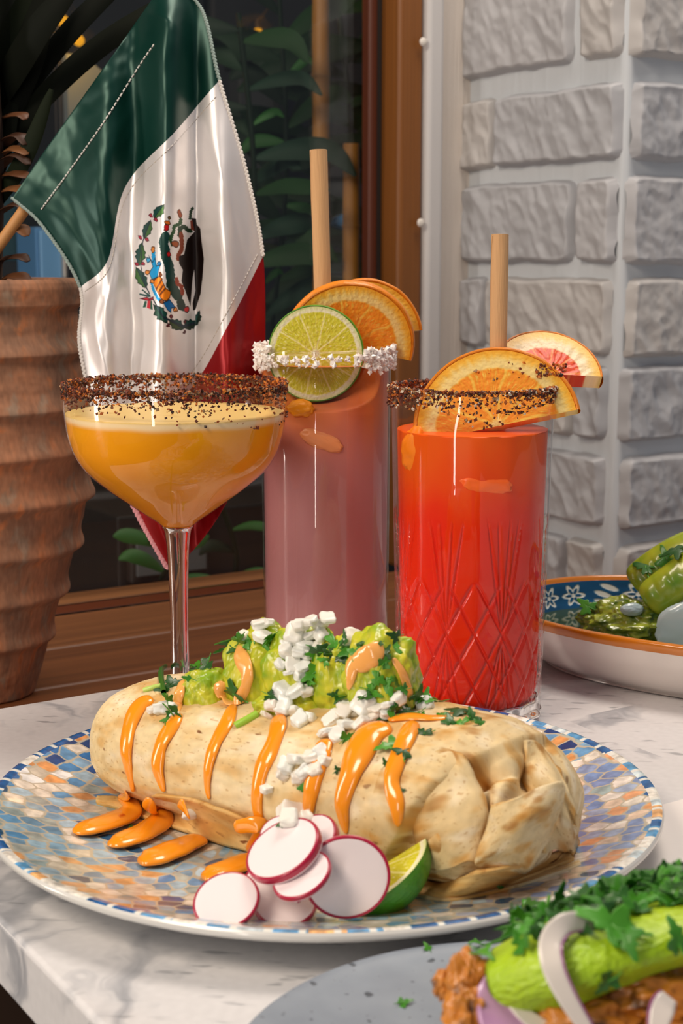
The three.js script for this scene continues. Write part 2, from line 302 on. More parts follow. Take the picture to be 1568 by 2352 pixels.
// the painted brick pier
const pier = terrace('wall_right', 'white painted brick pier with rough chiselled bricks', null, 'structure');
{
  const mortar = std(0xc6ccd2, 0.75, { bumpMap: grain, bumpScale: 0.001 }), paint = [0xb0b1b5, 0xb7b5b4, 0xacaeb3].map((c) => std(c, 0.6));
  mesh('mortar_core', box(1.0, 1.80, bP + 0.06, aT1 + 0.5, 0.15, bP / 2 - 0.03, 0.006), mortar, pier);
  function brickGeo(w, h, s, D = 0.0085) {
    w += 0.004; h += 0.0035; const nx = Math.max(14, Math.round(w / 0.0014)), ny = Math.round(h / 0.0014);
    return gridGeo(nx, ny, (u, v) => {
      const x = (u - 0.5) * w, y = (v - 0.5) * h, wob = 0.0022 * nz(x * 60, y * 60, s);
      const ex = Math.min(u, 1 - u) * w + wob, ey = Math.min(v, 1 - v) * h + wob * 0.7, e = Math.min(ex, ey) - 0.0004 + Math.min(0, 0.5 * (ex + ey) - 0.004) ;
      const chis = Math.abs(fbm(x * 42 + y * 24, y * 30, s * 3.3, 4)), big = fbm(x * 20, y * 34, s, 3);
      const z = D * sstep(-0.0005, 0.0034, e) * (1 + 0.3 * big) - 0.0065 * chis * sstep(0.001, 0.005, e) + 0.0026 * fbm(x * 90 + y * 30, y * 50 + x * 30, s + 4, 3) * sstep(0.0005, 0.004, e);
      return V3(x, y, z - 0.0012 * (e < 0 ? 1 : 0));
    });
  }
  const edges = [[-120, 122], [189, 362], [408, 602], [645, 817], [850, 1012], [1055, 1214], [1258, 1400], [1440, 1570]];
  const joints = [[[1068, 1318], [1348, 1430]], [[1060, 1140], [1150, 1425]], [[1053, 1322], [1338, 1414]], [[1046, 1118], [1130, 1402]], [[1043, 1318], [1334, 1394]], [[1040, 1126], [1138, 1388]], [[1040, 1300], [1314, 1380]], [[1040, 1120], [1130, 1375]]];
  const corner = (py) => { const q = wside(1432, py, aT1); return q.y; };
  const yy = edges.map(([t, b]) => { const c = wp(aT1, 0, bP); const at = (py) => { let lo = -1, hi = 1.2; for (let k = 0; k < 40; k++) { const m = (lo + hi) / 2; if (toPx(V3(c.x, m, c.z))[1] > py) lo = m; else hi = m; } return lo; }; return [at(t), at(b)]; });
  edges.forEach(([t, bt], r) => {
    const [y1, y0] = yy[r], mid = (t + bt) / 2;
    joints[r].forEach(([x0, x1], k) => {
      const b0 = Math.max(wside(x0, mid, aT1).b, 0.004), b1 = Math.min(wside(x1, mid, aT1).b, bP - 0.0015);
      const m = piece('brick', brickGeo(b1 - b0, y1 - y0, r * 5 + k + 0.5), paint[(r + k) % 3], pier);
      m.position.set(aT1 + 0.0005, (y0 + y1) / 2, (b0 + b1) / 2); m.rotation.y = -Math.PI / 2; m.rotation.x = 0;
    });
    let a = aT1 + 0.004 + 0.002 * (r % 2);
    for (let k = 0; k < 2; k++) { const w = (r + k) % 2 ? 0.155 : 0.075 + 0.08 * (1 - k); const m = piece('brick', brickGeo(w, (y1 - y0) * (1 + 0.03 * (k ? -1 : 1)), r * 7 + k + 40.5), paint[(r + k + 1) % 3], pier); m.position.set(a + w / 2, (y0 + y1) / 2, bP - 0.0005); a += w + 0.009; }
  });
}
// the dark garden room seen through the glass
const back = terrace('wall_back', 'dark panelled wall of the room behind the window', null, 'structure');
{
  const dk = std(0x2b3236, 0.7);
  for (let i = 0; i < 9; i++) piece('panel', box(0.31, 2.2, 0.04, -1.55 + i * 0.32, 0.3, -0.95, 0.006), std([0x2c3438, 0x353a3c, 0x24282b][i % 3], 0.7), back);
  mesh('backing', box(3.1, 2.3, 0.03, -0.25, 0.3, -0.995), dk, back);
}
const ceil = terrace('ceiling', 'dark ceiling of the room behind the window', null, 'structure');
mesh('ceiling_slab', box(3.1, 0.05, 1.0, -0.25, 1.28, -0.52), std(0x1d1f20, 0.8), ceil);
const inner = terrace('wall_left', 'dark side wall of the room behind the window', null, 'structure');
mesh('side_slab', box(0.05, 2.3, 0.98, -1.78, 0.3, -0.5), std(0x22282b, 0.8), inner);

// things in the room behind the glass
const inRoom = (px, py, b) => wl(px, py, b);
function roomBox(name, label, cat, x0, y0, x1, y1, b, depth, color, parts) {
  const p = inRoom(x0, y0, b), q = inRoom(x1, y1, b), g = thing(name, label, cat, wp((p.a + q.a) / 2, Math.min(p.y, q.y), b)); g.rotation.y = PHI;
  const w = Math.abs(q.a - p.a), h = Math.abs(q.y - p.y); parts(g, w, h, depth, std(color, 0.6)); return g;
}
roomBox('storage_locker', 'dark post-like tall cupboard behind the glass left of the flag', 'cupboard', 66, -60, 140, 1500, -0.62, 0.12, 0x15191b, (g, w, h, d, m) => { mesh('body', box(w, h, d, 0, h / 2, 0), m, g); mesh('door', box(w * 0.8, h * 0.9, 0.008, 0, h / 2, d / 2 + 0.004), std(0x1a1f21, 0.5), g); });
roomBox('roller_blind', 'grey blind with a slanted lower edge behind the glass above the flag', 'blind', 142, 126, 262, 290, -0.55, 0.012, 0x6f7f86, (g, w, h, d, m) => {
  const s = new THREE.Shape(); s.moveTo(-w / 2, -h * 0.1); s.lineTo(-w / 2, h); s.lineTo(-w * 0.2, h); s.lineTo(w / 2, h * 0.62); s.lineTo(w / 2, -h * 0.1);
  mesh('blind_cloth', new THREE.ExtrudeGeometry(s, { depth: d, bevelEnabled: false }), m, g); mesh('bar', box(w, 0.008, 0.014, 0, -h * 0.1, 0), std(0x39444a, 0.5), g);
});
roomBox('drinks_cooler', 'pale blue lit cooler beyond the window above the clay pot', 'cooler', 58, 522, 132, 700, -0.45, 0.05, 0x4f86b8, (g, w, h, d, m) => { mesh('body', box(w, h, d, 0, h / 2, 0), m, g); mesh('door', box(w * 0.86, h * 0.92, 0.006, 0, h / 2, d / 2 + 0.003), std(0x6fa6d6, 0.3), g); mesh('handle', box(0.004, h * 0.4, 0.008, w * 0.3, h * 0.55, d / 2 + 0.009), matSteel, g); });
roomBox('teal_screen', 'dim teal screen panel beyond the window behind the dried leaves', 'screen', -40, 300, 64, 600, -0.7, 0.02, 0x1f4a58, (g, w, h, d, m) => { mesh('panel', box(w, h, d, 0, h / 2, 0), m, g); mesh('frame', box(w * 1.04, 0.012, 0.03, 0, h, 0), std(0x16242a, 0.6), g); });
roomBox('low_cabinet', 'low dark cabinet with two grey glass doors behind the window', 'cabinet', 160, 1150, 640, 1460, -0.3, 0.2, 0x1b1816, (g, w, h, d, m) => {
  mesh('body', box(w, h, d, 0, h / 2, 0), m, g);
  for (const x of [-0.385, -0.21]) { const f = piece('door', box(w * 0.165, h * 0.30, 0.01, w * x, h * 0.78, d / 2 + 0.005), std(0x2c2724, 0.5), g); mesh('pane', box(w * 0.13, h * 0.22, 0.004, w * x, h * 0.78, d / 2 + 0.012, 0.001), std(0x5d6062, 0.25), f); }
  mesh('ledge', box(w, h * 0.05, 0.03, 0, h * 0.54, d / 2 + 0.01), std(0x3b342f, 0.5), g);
});
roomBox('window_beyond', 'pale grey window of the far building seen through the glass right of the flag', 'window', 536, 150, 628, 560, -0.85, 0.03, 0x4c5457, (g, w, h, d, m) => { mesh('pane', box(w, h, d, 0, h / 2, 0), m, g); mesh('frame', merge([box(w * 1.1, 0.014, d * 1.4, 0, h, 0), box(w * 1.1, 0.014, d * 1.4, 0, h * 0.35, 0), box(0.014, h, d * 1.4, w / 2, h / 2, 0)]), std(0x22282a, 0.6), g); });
roomBox('blue_cushion', 'small blue lit cushion glimpsed beyond the window beside the bamboo cane', 'cushion', 764, 492, 806, 528, -0.15, 0.02, 0x4fa0e0, (g, w, h, d, m) => { mesh('cover', lump(w / 2, h / 2, d / 2, 4, 0.15).translate(0, h / 2, 0), m, g); mesh('piping', new THREE.TorusGeometry(1, 0.05, 8, 40).scale(w * 0.5, h * 0.45, d).translate(0, h / 2, 0), std(0x2a6ea6, 0.6), g); });
[['left of the flag, upper', 145, 48, -0.5], ['left of the flag, lower', 181, 93, -0.5], ['right of the flag', 592, 76, -0.5]].forEach(([t, x, y, b]) => {
  const q = inRoom(x, y, b), g = thing('string_light', `small yellow string light bulb behind the glass ${t}`, 'bulb', q.p, 'string lights beyond the window');
  mesh('bulb', new THREE.SphereGeometry(0.0055, 16, 12), new THREE.MeshStandardMaterial({ color: 0x6a4a08, emissive: 0xffb020, emissiveIntensity: 0.8 }), g);
  mesh('socket', new THREE.CylinderGeometry(0.003, 0.0035, 0.009, 12).translate(0, 0.009, 0), std(0x1c1a16, 0.6), g);
  mesh('cord', tube([V3(0, 0.012, 0), V3(0.03, 0.05, 0), V3(0.07, 0.2, 0), V3(0.1, 0.6, 0)], 0.0012, 14, 6), std(0x14120f, 0.7), g);
  const l = new THREE.PointLight(0xffb040, 0.012, 2); l.position.copy(q.p); l.castShadow = true; scene.add(l);
});
// bamboo canes and leafy plants behind the glass
function leafSheet(pts, w, th = 0.0004, nv = 18, shape = 0.75, facing) {    // a blade along a curve
  const c = pts;
  return sheetGeo((u, v) => {
    const p = along(c, v), t = along(c, Math.min(1, v + 0.02)).sub(along(c, Math.max(0, v - 0.02))).normalize();
    const side = t.clone().cross(facing ?? V3(0, 0.25, 1)).normalize(), up = side.clone().cross(t).normalize();
    const ww = w * Math.pow(Math.sin(Math.PI * clamp(v * 0.96 + 0.02, 0, 1)), shape) + w * 0.02, q = (u - 0.5) * 2;
    return p.addScaledVector(side, q * ww / 2).addScaledVector(up, -Math.abs(q) * ww * 0.12);
  }, 4, nv, th);
}
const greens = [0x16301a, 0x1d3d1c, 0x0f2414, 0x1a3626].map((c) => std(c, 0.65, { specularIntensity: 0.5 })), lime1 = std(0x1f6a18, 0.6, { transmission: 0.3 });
[[738, -60, 760, -0.14, 'hanging behind the drinking straw'], [806, 330, 1000, -0.12, 'standing next to the wooden window frame']].forEach(([x, y0, y1, b, t]) => {
  const p = inRoom(x, y0, b), q = inRoom(x, y1, b), g = thing('bamboo_cane', `ochre bamboo cane behind the glass, ${t}`, 'bamboo cane', q.p.clone(), 'bamboo canes beyond the window');
  const h = p.p.distanceTo(q.p);
  mesh('cane', lathe(smoothProf([[0.0072, 0], [0.007, h * 0.3], [0.0075, h * 0.33], [0.007, h * 0.36], [0.007, h * 0.7], [0.0075, h * 0.72], [0.007, h * 0.75], [0.0066, h]], 60), 20), std(0xb07a30, 0.5), g);
  mesh('node_ring', new THREE.TorusGeometry(0.0076, 0.0012, 8, 24).rotateX(Math.PI / 2).translate(0, h * 0.33, 0), std(0x6b4518, 0.6), g);
});
function roomPlant(label, stems, bright) {
  const g = thing('leafy_plant', label, 'plant', inRoom(stems[0][0][0], stems[0][0][1], stems[0][2]).p, 'leafy plants beyond the window'), o = g.position;
  for (const [p0, p1, b, n, len] of stems) {
    const A = inRoom(p0[0], p0[1], b).p.sub(o), B = inRoom(p1[0], p1[1], b + 0.03).p.sub(o), mid = A.clone().lerp(B, 0.5).add(V3(0.01, 0, 0));
    piece('stem', tube([A, mid, B], 0.0022, 20, 6), greens[2], g);
    for (let i = 0; i < n; i++) {
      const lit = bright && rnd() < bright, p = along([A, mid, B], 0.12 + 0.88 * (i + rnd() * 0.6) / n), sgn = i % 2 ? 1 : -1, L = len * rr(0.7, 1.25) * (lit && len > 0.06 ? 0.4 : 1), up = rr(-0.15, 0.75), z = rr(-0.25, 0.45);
      const d1 = V3(sgn * rr(0.5, 0.9), up, z).normalize();
      const pts = [p, p.clone().addScaledVector(d1, L * 0.4), p.clone().addScaledVector(d1, L * 0.75).add(V3(0, -L * 0.10, 0)), p.clone().addScaledVector(d1, L).add(V3(0, -L * rr(0.15, 0.45), 0))];
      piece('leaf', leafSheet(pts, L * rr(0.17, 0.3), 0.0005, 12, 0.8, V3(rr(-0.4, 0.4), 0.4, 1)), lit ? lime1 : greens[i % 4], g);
    }
  }
}
roomPlant('dense dark green plant behind the glass right of the flag', [[[560, 760], [548, 30], -0.16, 15, 0.07], [[620, 800], [640, -40], -0.22, 16, 0.09], [[590, 900], [560, 400], -0.2, 12, 0.08]], 0.08);
roomPlant('loose dark plant behind the glass between straw and window frame', [[[800, 760], [770, -50], -0.3, 15, 0.10], [[860, 800], [850, 60], -0.26, 13, 0.09], [[700, 820], [700, 100], -0.36, 12, 0.1]], 0.05);
roomPlant('small plant with bright leaves low behind the glass beside the pink highball', [[[520, 1400], [505, 1150], -0.08, 5, 0.045], [[370, 1330], [345, 1240], -0.08, 3, 0.035]], 0.8);

// ---------------------------------------------------------------- marble table
const tableT = terrace('marble_table', 'white marble cafe table top with grey veins carrying all the dishes', 'table');
const TA0 = -0.295, TB0 = 0.262;
{
  const g = new RoundedBoxGeometry(1.05, 0.0235, 0.75, 4, 0.0022).translate(TA0 + 0.525, -0.01175, TB0 + 0.375), p = g.attributes.position, n = g.attributes.normal, uv = g.attributes.uv;
  for (let i = 0; i < p.count; i++) { const ax = Math.abs(n.getX(i)), ay = Math.abs(n.getY(i)); if (ay > 0.6) uv.setXY(i, p.getX(i) / 0.42, p.getZ(i) / 0.42); else if (ax > 0.6) uv.setXY(i, p.getY(i) / 0.42 + 0.3, p.getZ(i) / 0.42); else uv.setXY(i, p.getX(i) / 0.42, p.getY(i) / 0.42); }
  mesh('tabletop', g, std(0xffffff, 0.32, { map: texMarble }), tableT);
  mesh('pedestal', new THREE.CylinderGeometry(0.035, 0.035, 0.68, 32).translate(TA0 + 0.525, -0.36, TB0 + 0.4), std(0x1a1a1a, 0.4, { metalness: 0.7 }), tableT);
  mesh('foot', lathe(smoothProf([[0.04, -0.68], [0.05, -0.71], [0.22, -0.725], [0.22, -0.739], [0, -0.739]], 30), 48).translate(TA0 + 0.525, 0, TB0 + 0.4), std(0x1a1a1a, 0.4, { metalness: 0.7 }), tableT);
}

// ---------------------------------------------------------------- clay pot, plant and flag
const potZ = -0.789, potBase = onY(-35, 1590, SILL_Y), PX = potBase.x;
{
  const zc = potBase.z, yAt = (py) => { const d = dirOf(-35, py); return CAM_H + d.y * (zc / d.z); }, sc = (py) => zc / dirOf(-35, py).z / FPX;
  const base = [[1592, 112], [1545, 128], [1500, 142], [1440, 158], [1400, 172], [1310, 202], [1190, 240], [1110, 256], [1000, 266], [880, 262], [760, 246], [708, 246], [700, 258], [660, 262], [645, 256]];
  const rings = [[1460, 14], [1358, 16], [1252, 18], [1138, 19], [1030, 18], [930, 16], [806, 16]], P = [];
  const rb = (py) => { for (let i = 0; i < base.length - 1; i++) if (py <= base[i][0] && py >= base[i + 1][0]) { const t = (base[i][0] - py) / (base[i][0] - base[i + 1][0]); return lerp(base[i][1], base[i + 1][1], t); } return base[base.length - 1][1]; };
  P.push([0, SILL_Y + 0.0006]); P.push([rb(1590) * sc(1590) * 0.9, SILL_Y + 0.0006]);
  for (let py = 1588; py >= 645; py -= 3.5) { let r = rb(py); for (const [c, a] of rings) { const q = py - c; r += a * Math.exp(-((q / (q > 0 ? 10 : 24)) ** 2)); } P.push([r * sc(py), yAt(py)]); }
  const yt = yAt(645), rt = 256 * sc(645); P.push([rt - 0.002, yt + 0.0012], [rt - 0.008, yt + 0.0008], [rt - 0.010, yt - 0.003], [rt - 0.012, yt - 0.03], [rt - 0.02, yt - 0.06]);
  const pot = thing('clay_pot', 'weathered terracotta pot with raised rings on the sill', 'pot', V3(PX, 0, zc));
  mesh('pot_body', lathe(P, 120, (a, r, y) => r * (1 + 0.012 * fbm(Math.cos(a) * 2, y * 30, Math.sin(a) * 2, 3))), std(0xffffff, 0.85, { map: texClay, bumpMap: grain, bumpScale: 0.0008 }), pot);
  mesh('soil', lump(rt - 0.013, 0.01, rt - 0.013, 3, 0.2, 4, 16).translate(0, yt - 0.022, 0), std(0x21150d, 0.95), pot);
  // yucca
  const yc = thing('yucca', 'dark yucca with long blades and curled dry leaves in the clay pot', 'plant', V3(PX, yt - 0.02, zc)), o = yc.position;
  mesh('trunk', tube([V3(0, 0, 0), V3(0.004, 0.09, 0), V3(0, 0.2, 0.004)], 0.016, 20, 14), std(0x3c2616, 0.9), yc);
  const dry = [0x5a3418, 0x7a4e2a, 0x3e2311].map((c) => std(c, 0.55)), dark = [0x0e130a, 0x0a0f08, 0x141c0e].map((c) => std(c, 0.7, { specularIntensity: 0.25 }));
  const L = (list, w, m, fc) => piece('leaf', leafSheet(list.map(([x, y, d]) => pix(x, y, d).sub(o)), w, 0.0006, 22, 0.55, fc), m, yc);
  [[262, 0], [338, 1], [355, 2], [395, 0], [468, 2], [520, 1], [588, 2], [630, 0], [310, 2], [430, 1]].forEach(([y, k], i) => L([[-30, y + 40 + 12 * (i % 4), 0.79], [0, y + 10 + 6 * (i % 3), 0.778], [28, y - 2, 0.768], [50, y - 2 + 4 * (i % 2), 0.762], [58 + 4 * (i % 4), y + 12 + 5 * (i % 3), 0.760]], 0.008 + 0.0012 * (i % 3), dry[k], V3(0.1 * (i % 3), 1, 0.45 + 0.15 * (i % 2))));
  L([[-60, 450, 0.79], [30, 310, 0.785], [120, 200, 0.78], [250, 88, 0.775], [430, -20, 0.77], [520, -80, 0.765]], 0.0115, dark[0]);
  L([[-60, 420, 0.79], [20, 230, 0.78], [70, 100, 0.77], [120, -60, 0.76]], 0.018, dark[1]);
  L([[-60, 330, 0.79], [0, 150, 0.78], [60, 20, 0.775], [110, -70, 0.77]], 0.016, dark[2]);
  L([[-50, 520, 0.79], [20, 420, 0.77], [70, 330, 0.76], [118, 205, 0.752]], 0.009, dark[2]);
  L([[-50, 300, 0.79], [10, 190, 0.77], [90, 60, 0.75], [190, -60, 0.74]], 0.015, dark[1]);
  L([[-50, 500, 0.79], [0, 320, 0.78], [10, 120, 0.78], [20, -80, 0.78]], 0.015, dark[0]);
  L([[-60, 360, 0.79], [60, 200, 0.785], [160, 70, 0.78], [260, -30, 0.78], [330, -90, 0.775]], 0.011, dark[1]);
}
// the flag
const flagRows = [
  [[28, 455, .752], [112, 333, .75], [198, 212, .748], [285, 90, .748], [380, -45, .75]],
  [[100, 522, .752], [170, 430, .746], [255, 300, .744], [365, 130, .742], [462, 20, .75]],
  [[184, 661, .75], [247, 598, .746], [287, 430, .746], [400, 304, .744], [504, 184, .75]],
  [[184, 800, .748], [262, 735, .744], [345, 610, .744], [470, 480, .744], [566, 395, .752]],
  [[236, 1010, .752], [350, 965, .748], [452, 875, .748], [535, 725, .748], [604, 588, .756]],
  [[312, 1172, .756], [375, 1130, .752], [455, 1050, .752], [540, 920, .752], [609, 800, .758]],
  [[386, 1306, .76], [432, 1275, .757], [485, 1212, .757], [540, 1120, .758], [606, 1000, .76]],
];
{
  const base = surf(flagRows.map((r) => r.map(([x, y, d]) => pix(x, y, d))));
  const flagFn = (u, v) => {
    const p = base(u, v), [x, y] = toPx(p), away = p.clone().sub(EYE).normalize(), e = Math.min(1, 6 * Math.min(u, 1 - u) + 0.25);
    const gs = (c, w) => Math.exp(-(((x - c) / w) ** 2));
    const f = 0.015 * gs(380 + (y - 400) * -0.02, 44) + 0.010 * gs(520 + (y - 400) * 0.02, 34) + 0.007 * gs(240, 44) - 0.007 * gs(446, 26) - 0.004 * gs(305, 30) + 0.004 * fbm(u * 5, v * 5, 2, 3);
    return p.addScaledVector(away, -f * e);
  };
  // emblem drawn in the cloth's own coordinates
  const C = document.createElement('canvas'); C.width = 1024; C.height = 1536; const g = C.getContext('2d');
  const N = 220, tab = [];
  for (let j = 0; j <= N; j++) for (let i = 0; i <= N; i++) { const u = 0.1 + 0.85 * i / N, v = 0.3 + 0.4 * j / N, q = toPx(flagFn(u, v)); tab.push([q[0], q[1], u, v]); }
  const inv = (zx, zy) => { const X = 290 + zx / 7.13, Y = 450 + zy / 7.13; let b = 1e9, o = tab[0]; for (const t of tab) { const d = (t[0] - X) ** 2 + (t[1] - Y) ** 2; if (d < b) { b = d; o = t; } } return [o[2] * 1024, o[3] * 1536]; };
  g.fillStyle = '#04382f'; g.fillRect(0, 0, 1024, 512); g.fillStyle = '#e6e2e2'; g.fillRect(0, 512, 1024, 512); g.fillStyle = '#960810'; g.fillRect(0, 1024, 1024, 512);
  const path = (pts, close) => { g.beginPath(); pts.forEach(([x, y], i) => { const q = inv(x, y); i ? g.lineTo(q[0], q[1]) : g.moveTo(q[0], q[1]); }); if (close) g.closePath(); };
  const poly = (pts, fill, line) => { path(pts, true); g.fillStyle = fill; g.fill(); if (line) { g.lineWidth = 2; g.strokeStyle = line; g.stroke(); } };
  const blob = (x, y, a, b, rot, fill, line, k = 14) => { const o = []; for (let i = 0; i < k; i++) { const t = i / k * 2 * Math.PI, X = a * Math.cos(t), Y = b * Math.sin(t), c = Math.cos(rot * R), s = Math.sin(rot * R); o.push([x + X * c - Y * s, y + X * s + Y * c]); } poly(o, fill, line); };
  const thick = (pts, w, fill) => { for (let i = 0; i < pts.length - 1; i++) { const [x0, y0] = pts[i], [x1, y1] = pts[i + 1], n = Math.max(2, Math.ceil(Math.hypot(x1 - x0, y1 - y0) / (w * 0.3))); for (let k = 0; k <= n; k++) blob(x0 + (x1 - x0) * k / n, y0 + (y1 - y0) * k / n, w / 2, w / 2, 0, fill, null, 10); } };
  const leaf = (x, y, len, rot, w, two = '#3f6d34') => {
    const mk = (s, col) => { const o = [[-len / 2, 0]]; for (let i = 1; i < 8; i++) { const t = i / 8; o.push([(-0.5 + t) * len, s * w * Math.sin(Math.PI * t) * (i % 2 ? 1.15 : 0.8)]); } o.push([len / 2, 0]); const c = Math.cos(rot * R), n = Math.sin(rot * R); poly(o.map(([a, b]) => [x + a * c - b * n, y + a * n + b * c]), col, '#0d2420'); };
    mk(-1, '#0d4640'); mk(1, two);
  };
  leaf(535, 260, 270, -52, 75); leaf(345, 550, 310, -72, 72); leaf(235, 960, 360, -84, 80); leaf(245, 1340, 370, 62, 85); leaf(560, 1930, 360, 55, 85, '#1c4a3a'); leaf(820, 2110, 260, 28, 85, '#33461f'); leaf(1045, 2110, 240, -22, 80, '#152c1c'); leaf(1175, 2000, 230, -78, 40, '#152c1c');
  path([[390, 1600], [300, 1450], [235, 1150], [270, 740], [400, 400]]); g.strokeStyle = '#123'; g.lineWidth = 4; g.stroke(); path([[450, 1700], [600, 1990], [930, 2140], [1120, 2080]]); g.stroke();
  for (const [x, y] of [[405, 320], [490, 390], [230, 680], [340, 712], [168, 1115], [280, 1112]]) blob(x, y, 34, 24, 40, '#b02440', '#5a1626');
  for (const [x, y] of [[730, 1975], [685, 2120], [955, 2060], [950, 2230]]) blob(x, y, 18, 24, 30, '#7a2a34', '#3a1014');
  thick([[270, 1540], [390, 1640]], 22, '#1a4a48'); thick([[230, 1610], [380, 1650]], 22, '#1a4a48');
  poly([[240, 1690], [340, 1655], [380, 1690], [450, 1655], [445, 1700], [380, 1710], [330, 1710]], '#cf2434', '#5a1626'); poly([[300, 1720], [345, 1720], [325, 1830], [285, 1825]], '#1d5a48'); poly([[352, 1720], [400, 1720], [395, 1850], [345, 1830]], '#d22a3a'); poly([[402, 1720], [430, 1720], [435, 1860], [402, 1850]], '#1d5a48');
  thick([[640, 660], [605, 760], [640, 880], [640, 980], [690, 1100], [705, 1220], [720, 1340]], 150, '#0b3a34'); thick([[720, 1440], [790, 1560], [830, 1640]], 165, '#0b3228'); thick([[880, 1740], [905, 1820]], 130, '#0a281c');
  for (const [x, y, a] of [[655, 520, 40], [690, 955, 32], [980, 1860, 38]]) blob(x, y, a, a * 1.35, 15, '#c80f14', '#3a0a0a');
  blob(675, 440, 46, 34, 20, '#d0681a', '#3a1a0a'); blob(705, 360, 22, 28, 0, '#6a4a18', '#2a1a0a');
  thick([[740, 800], [715, 700], [765, 600], [780, 500], [880, 450], [885, 390]], 52, '#1c4a24'); blob(870, 295, 34, 70, -6, '#96410e', '#3a1606');
  thick([[870, 640], [875, 530], [940, 500], [1000, 560], [1050, 570]], 66, '#12361e'); thick([[1040, 370], [1050, 260], [1080, 200]], 44, '#12301a');
  thick([[890, 620], [905, 760], [900, 880], [850, 960], [850, 1040]], 66, '#84340c'); blob(795, 790, 60, 48, 20, '#9a4a10', '#3a1606');
  poly([[1060, 360], [1145, 365], [1160, 470], [1215, 540], [1240, 760], [1268, 1030], [1255, 1330], [1225, 1600], [1130, 1850], [1090, 1890], [1085, 1750], [1130, 1560], [1115, 1210], [1075, 1330], [1050, 1810], [960, 1560], [905, 1400], [915, 1210], [850, 1100], [850, 1000], [935, 950], [985, 720], [1060, 640], [1115, 590], [1060, 540]], '#1a0c08');
  poly([[1040, 400], [1085, 395], [1105, 560], [1060, 560]], '#7a2c12');
  thick([[820, 1360], [830, 1440], [900, 1480], [910, 1600]], 60, '#8c300c');
  thick([[448, 940], [455, 1060], [480, 1180], [470, 1270], [440, 1350]], 58, '#08a2e6'); poly([[390, 1000], [440, 1160], [380, 1270], [430, 1370], [520, 1330], [530, 1180], [560, 1120], [490, 1150], [470, 1020], [430, 1100]], '#08a2e6', '#0a3a56');
  blob(365, 1050, 34, 40, 0, '#3fb4ea', '#0a3a56'); blob(542, 1110, 34, 36, 0, '#2a86c8', '#0a3a56'); thick([[420, 1440], [455, 1560], [520, 1680], [560, 1720]], 42, '#0a96d8'); poly([[610, 1750], [700, 1690], [790, 1830], [740, 1840], [720, 1900], [680, 1870]], '#0a6cb8', '#0a3050');
  poly([[430, 1400], [560, 1310], [640, 1510], [720, 1580], [710, 1660], [650, 1720], [590, 1720], [510, 1560]], '#f08810', '#5a2a06');
  for (const [a, b] of [[[490, 1530], [600, 1360]], [[530, 1580], [620, 1450]], [[550, 1630], [640, 1520]]]) { path([a, b]); g.strokeStyle = '#7a3a08'; g.lineWidth = 4; g.stroke(); }
  for (const [x, y, a, b] of [[440, 880, 28, 48], [345, 1250, 36, 34], [430, 1400, 32, 34], [800, 1860, 34, 34], [585, 1730, 32, 34], [560, 1290, 24, 38]]) blob(x, y, a, b, 0, y > 1280 && x > 500 && x < 700 ? '#8a4a1c' : '#e8923a', '#5a2a0a');
  const tex = new THREE.CanvasTexture(C); tex.colorSpace = THREE.SRGBColorSpace; tex.flipY = false;
  const flag = thing('flag', 'satin green, white and red flag with an eagle emblem draped behind the coupe glass', 'flag', pix(300, 600, 0.75)), o = flag.position;
  mesh('cloth', sheetGeo((u, v) => flagFn(u, v).sub(o), 120, 150, 0.0003), std(0xffffff, 0.38, { map: tex, metalness: 0.42 }), flag);
  const edge = (u, v0, v1, m, n = 90, r = 0.0008) => { const pts = []; for (let i = 0; i <= n; i++) { const p = flagFn(u, lerp(v0, v1, i / n)).sub(o); pts.push(p.add(V3((i % 2 ? 1 : -1) * 0.0004, 0, 0.0005))); } return tube(pts, r, n * 3, 6); };
  const thread = std(0x8fa19c, 0.8), threadW = std(0xdedad6, 0.8), threadP = std(0xcf8f96, 0.8);
  piece('hem', edge(0, 0, 0.334, thread), thread, flag); piece('hem', edge(1, 0, 0.334, thread), thread, flag); piece('hem', edge(0, 0.334, 0.667), threadW, flag); piece('hem', edge(1, 0.334, 0.667), threadW, flag); piece('hem', edge(0, 0.667, 1, 0, 60, 0.0014), threadP, flag);
  const st = []; for (let i = 0; i < 46; i++) { const a = 0.05 + 0.72 * i / 46, b = a + 0.011; st.push(tube([flagFn(a, 0.125).sub(o).add(V3(0, 0, 0.0006)), flagFn(b, 0.125).sub(o).add(V3(0, 0, 0.0006))], 0.0004, 2, 5)); }
  mesh('stitching', merge(st), threadW, flag);
  const st2 = []; for (const v of [0.352, 0.648]) for (let i = 0; i < 60; i++) { const a = 0.03 + 0.94 * i / 60; st2.push(tube([flagFn(a, v).sub(o).add(V3(0, 0, 0.0004)), flagFn(a + 0.011, v).sub(o).add(V3(0, 0, 0.0004))], 0.00025, 2, 4)); }
  mesh('seam_stitching', merge(st2), std(0xcdc6c0, 0.8), flag);
  const f0 = flagFn(0.02, 0.055), f1 = flagFn(0.98, 0.055), fd = f1.clone().sub(f0), bk = V3(0, -0.0005, -0.0075); mesh('flag_pole', tube([f0.clone().addScaledVector(fd, -0.42).add(bk).sub(o), f0.clone().add(bk).sub(o), f1.clone().add(bk).sub(o), f1.clone().addScaledVector(fd, 0.15).add(bk).sub(o)], 0.0029, 20, 14), std(0xc08a52, 0.55), flag);
}

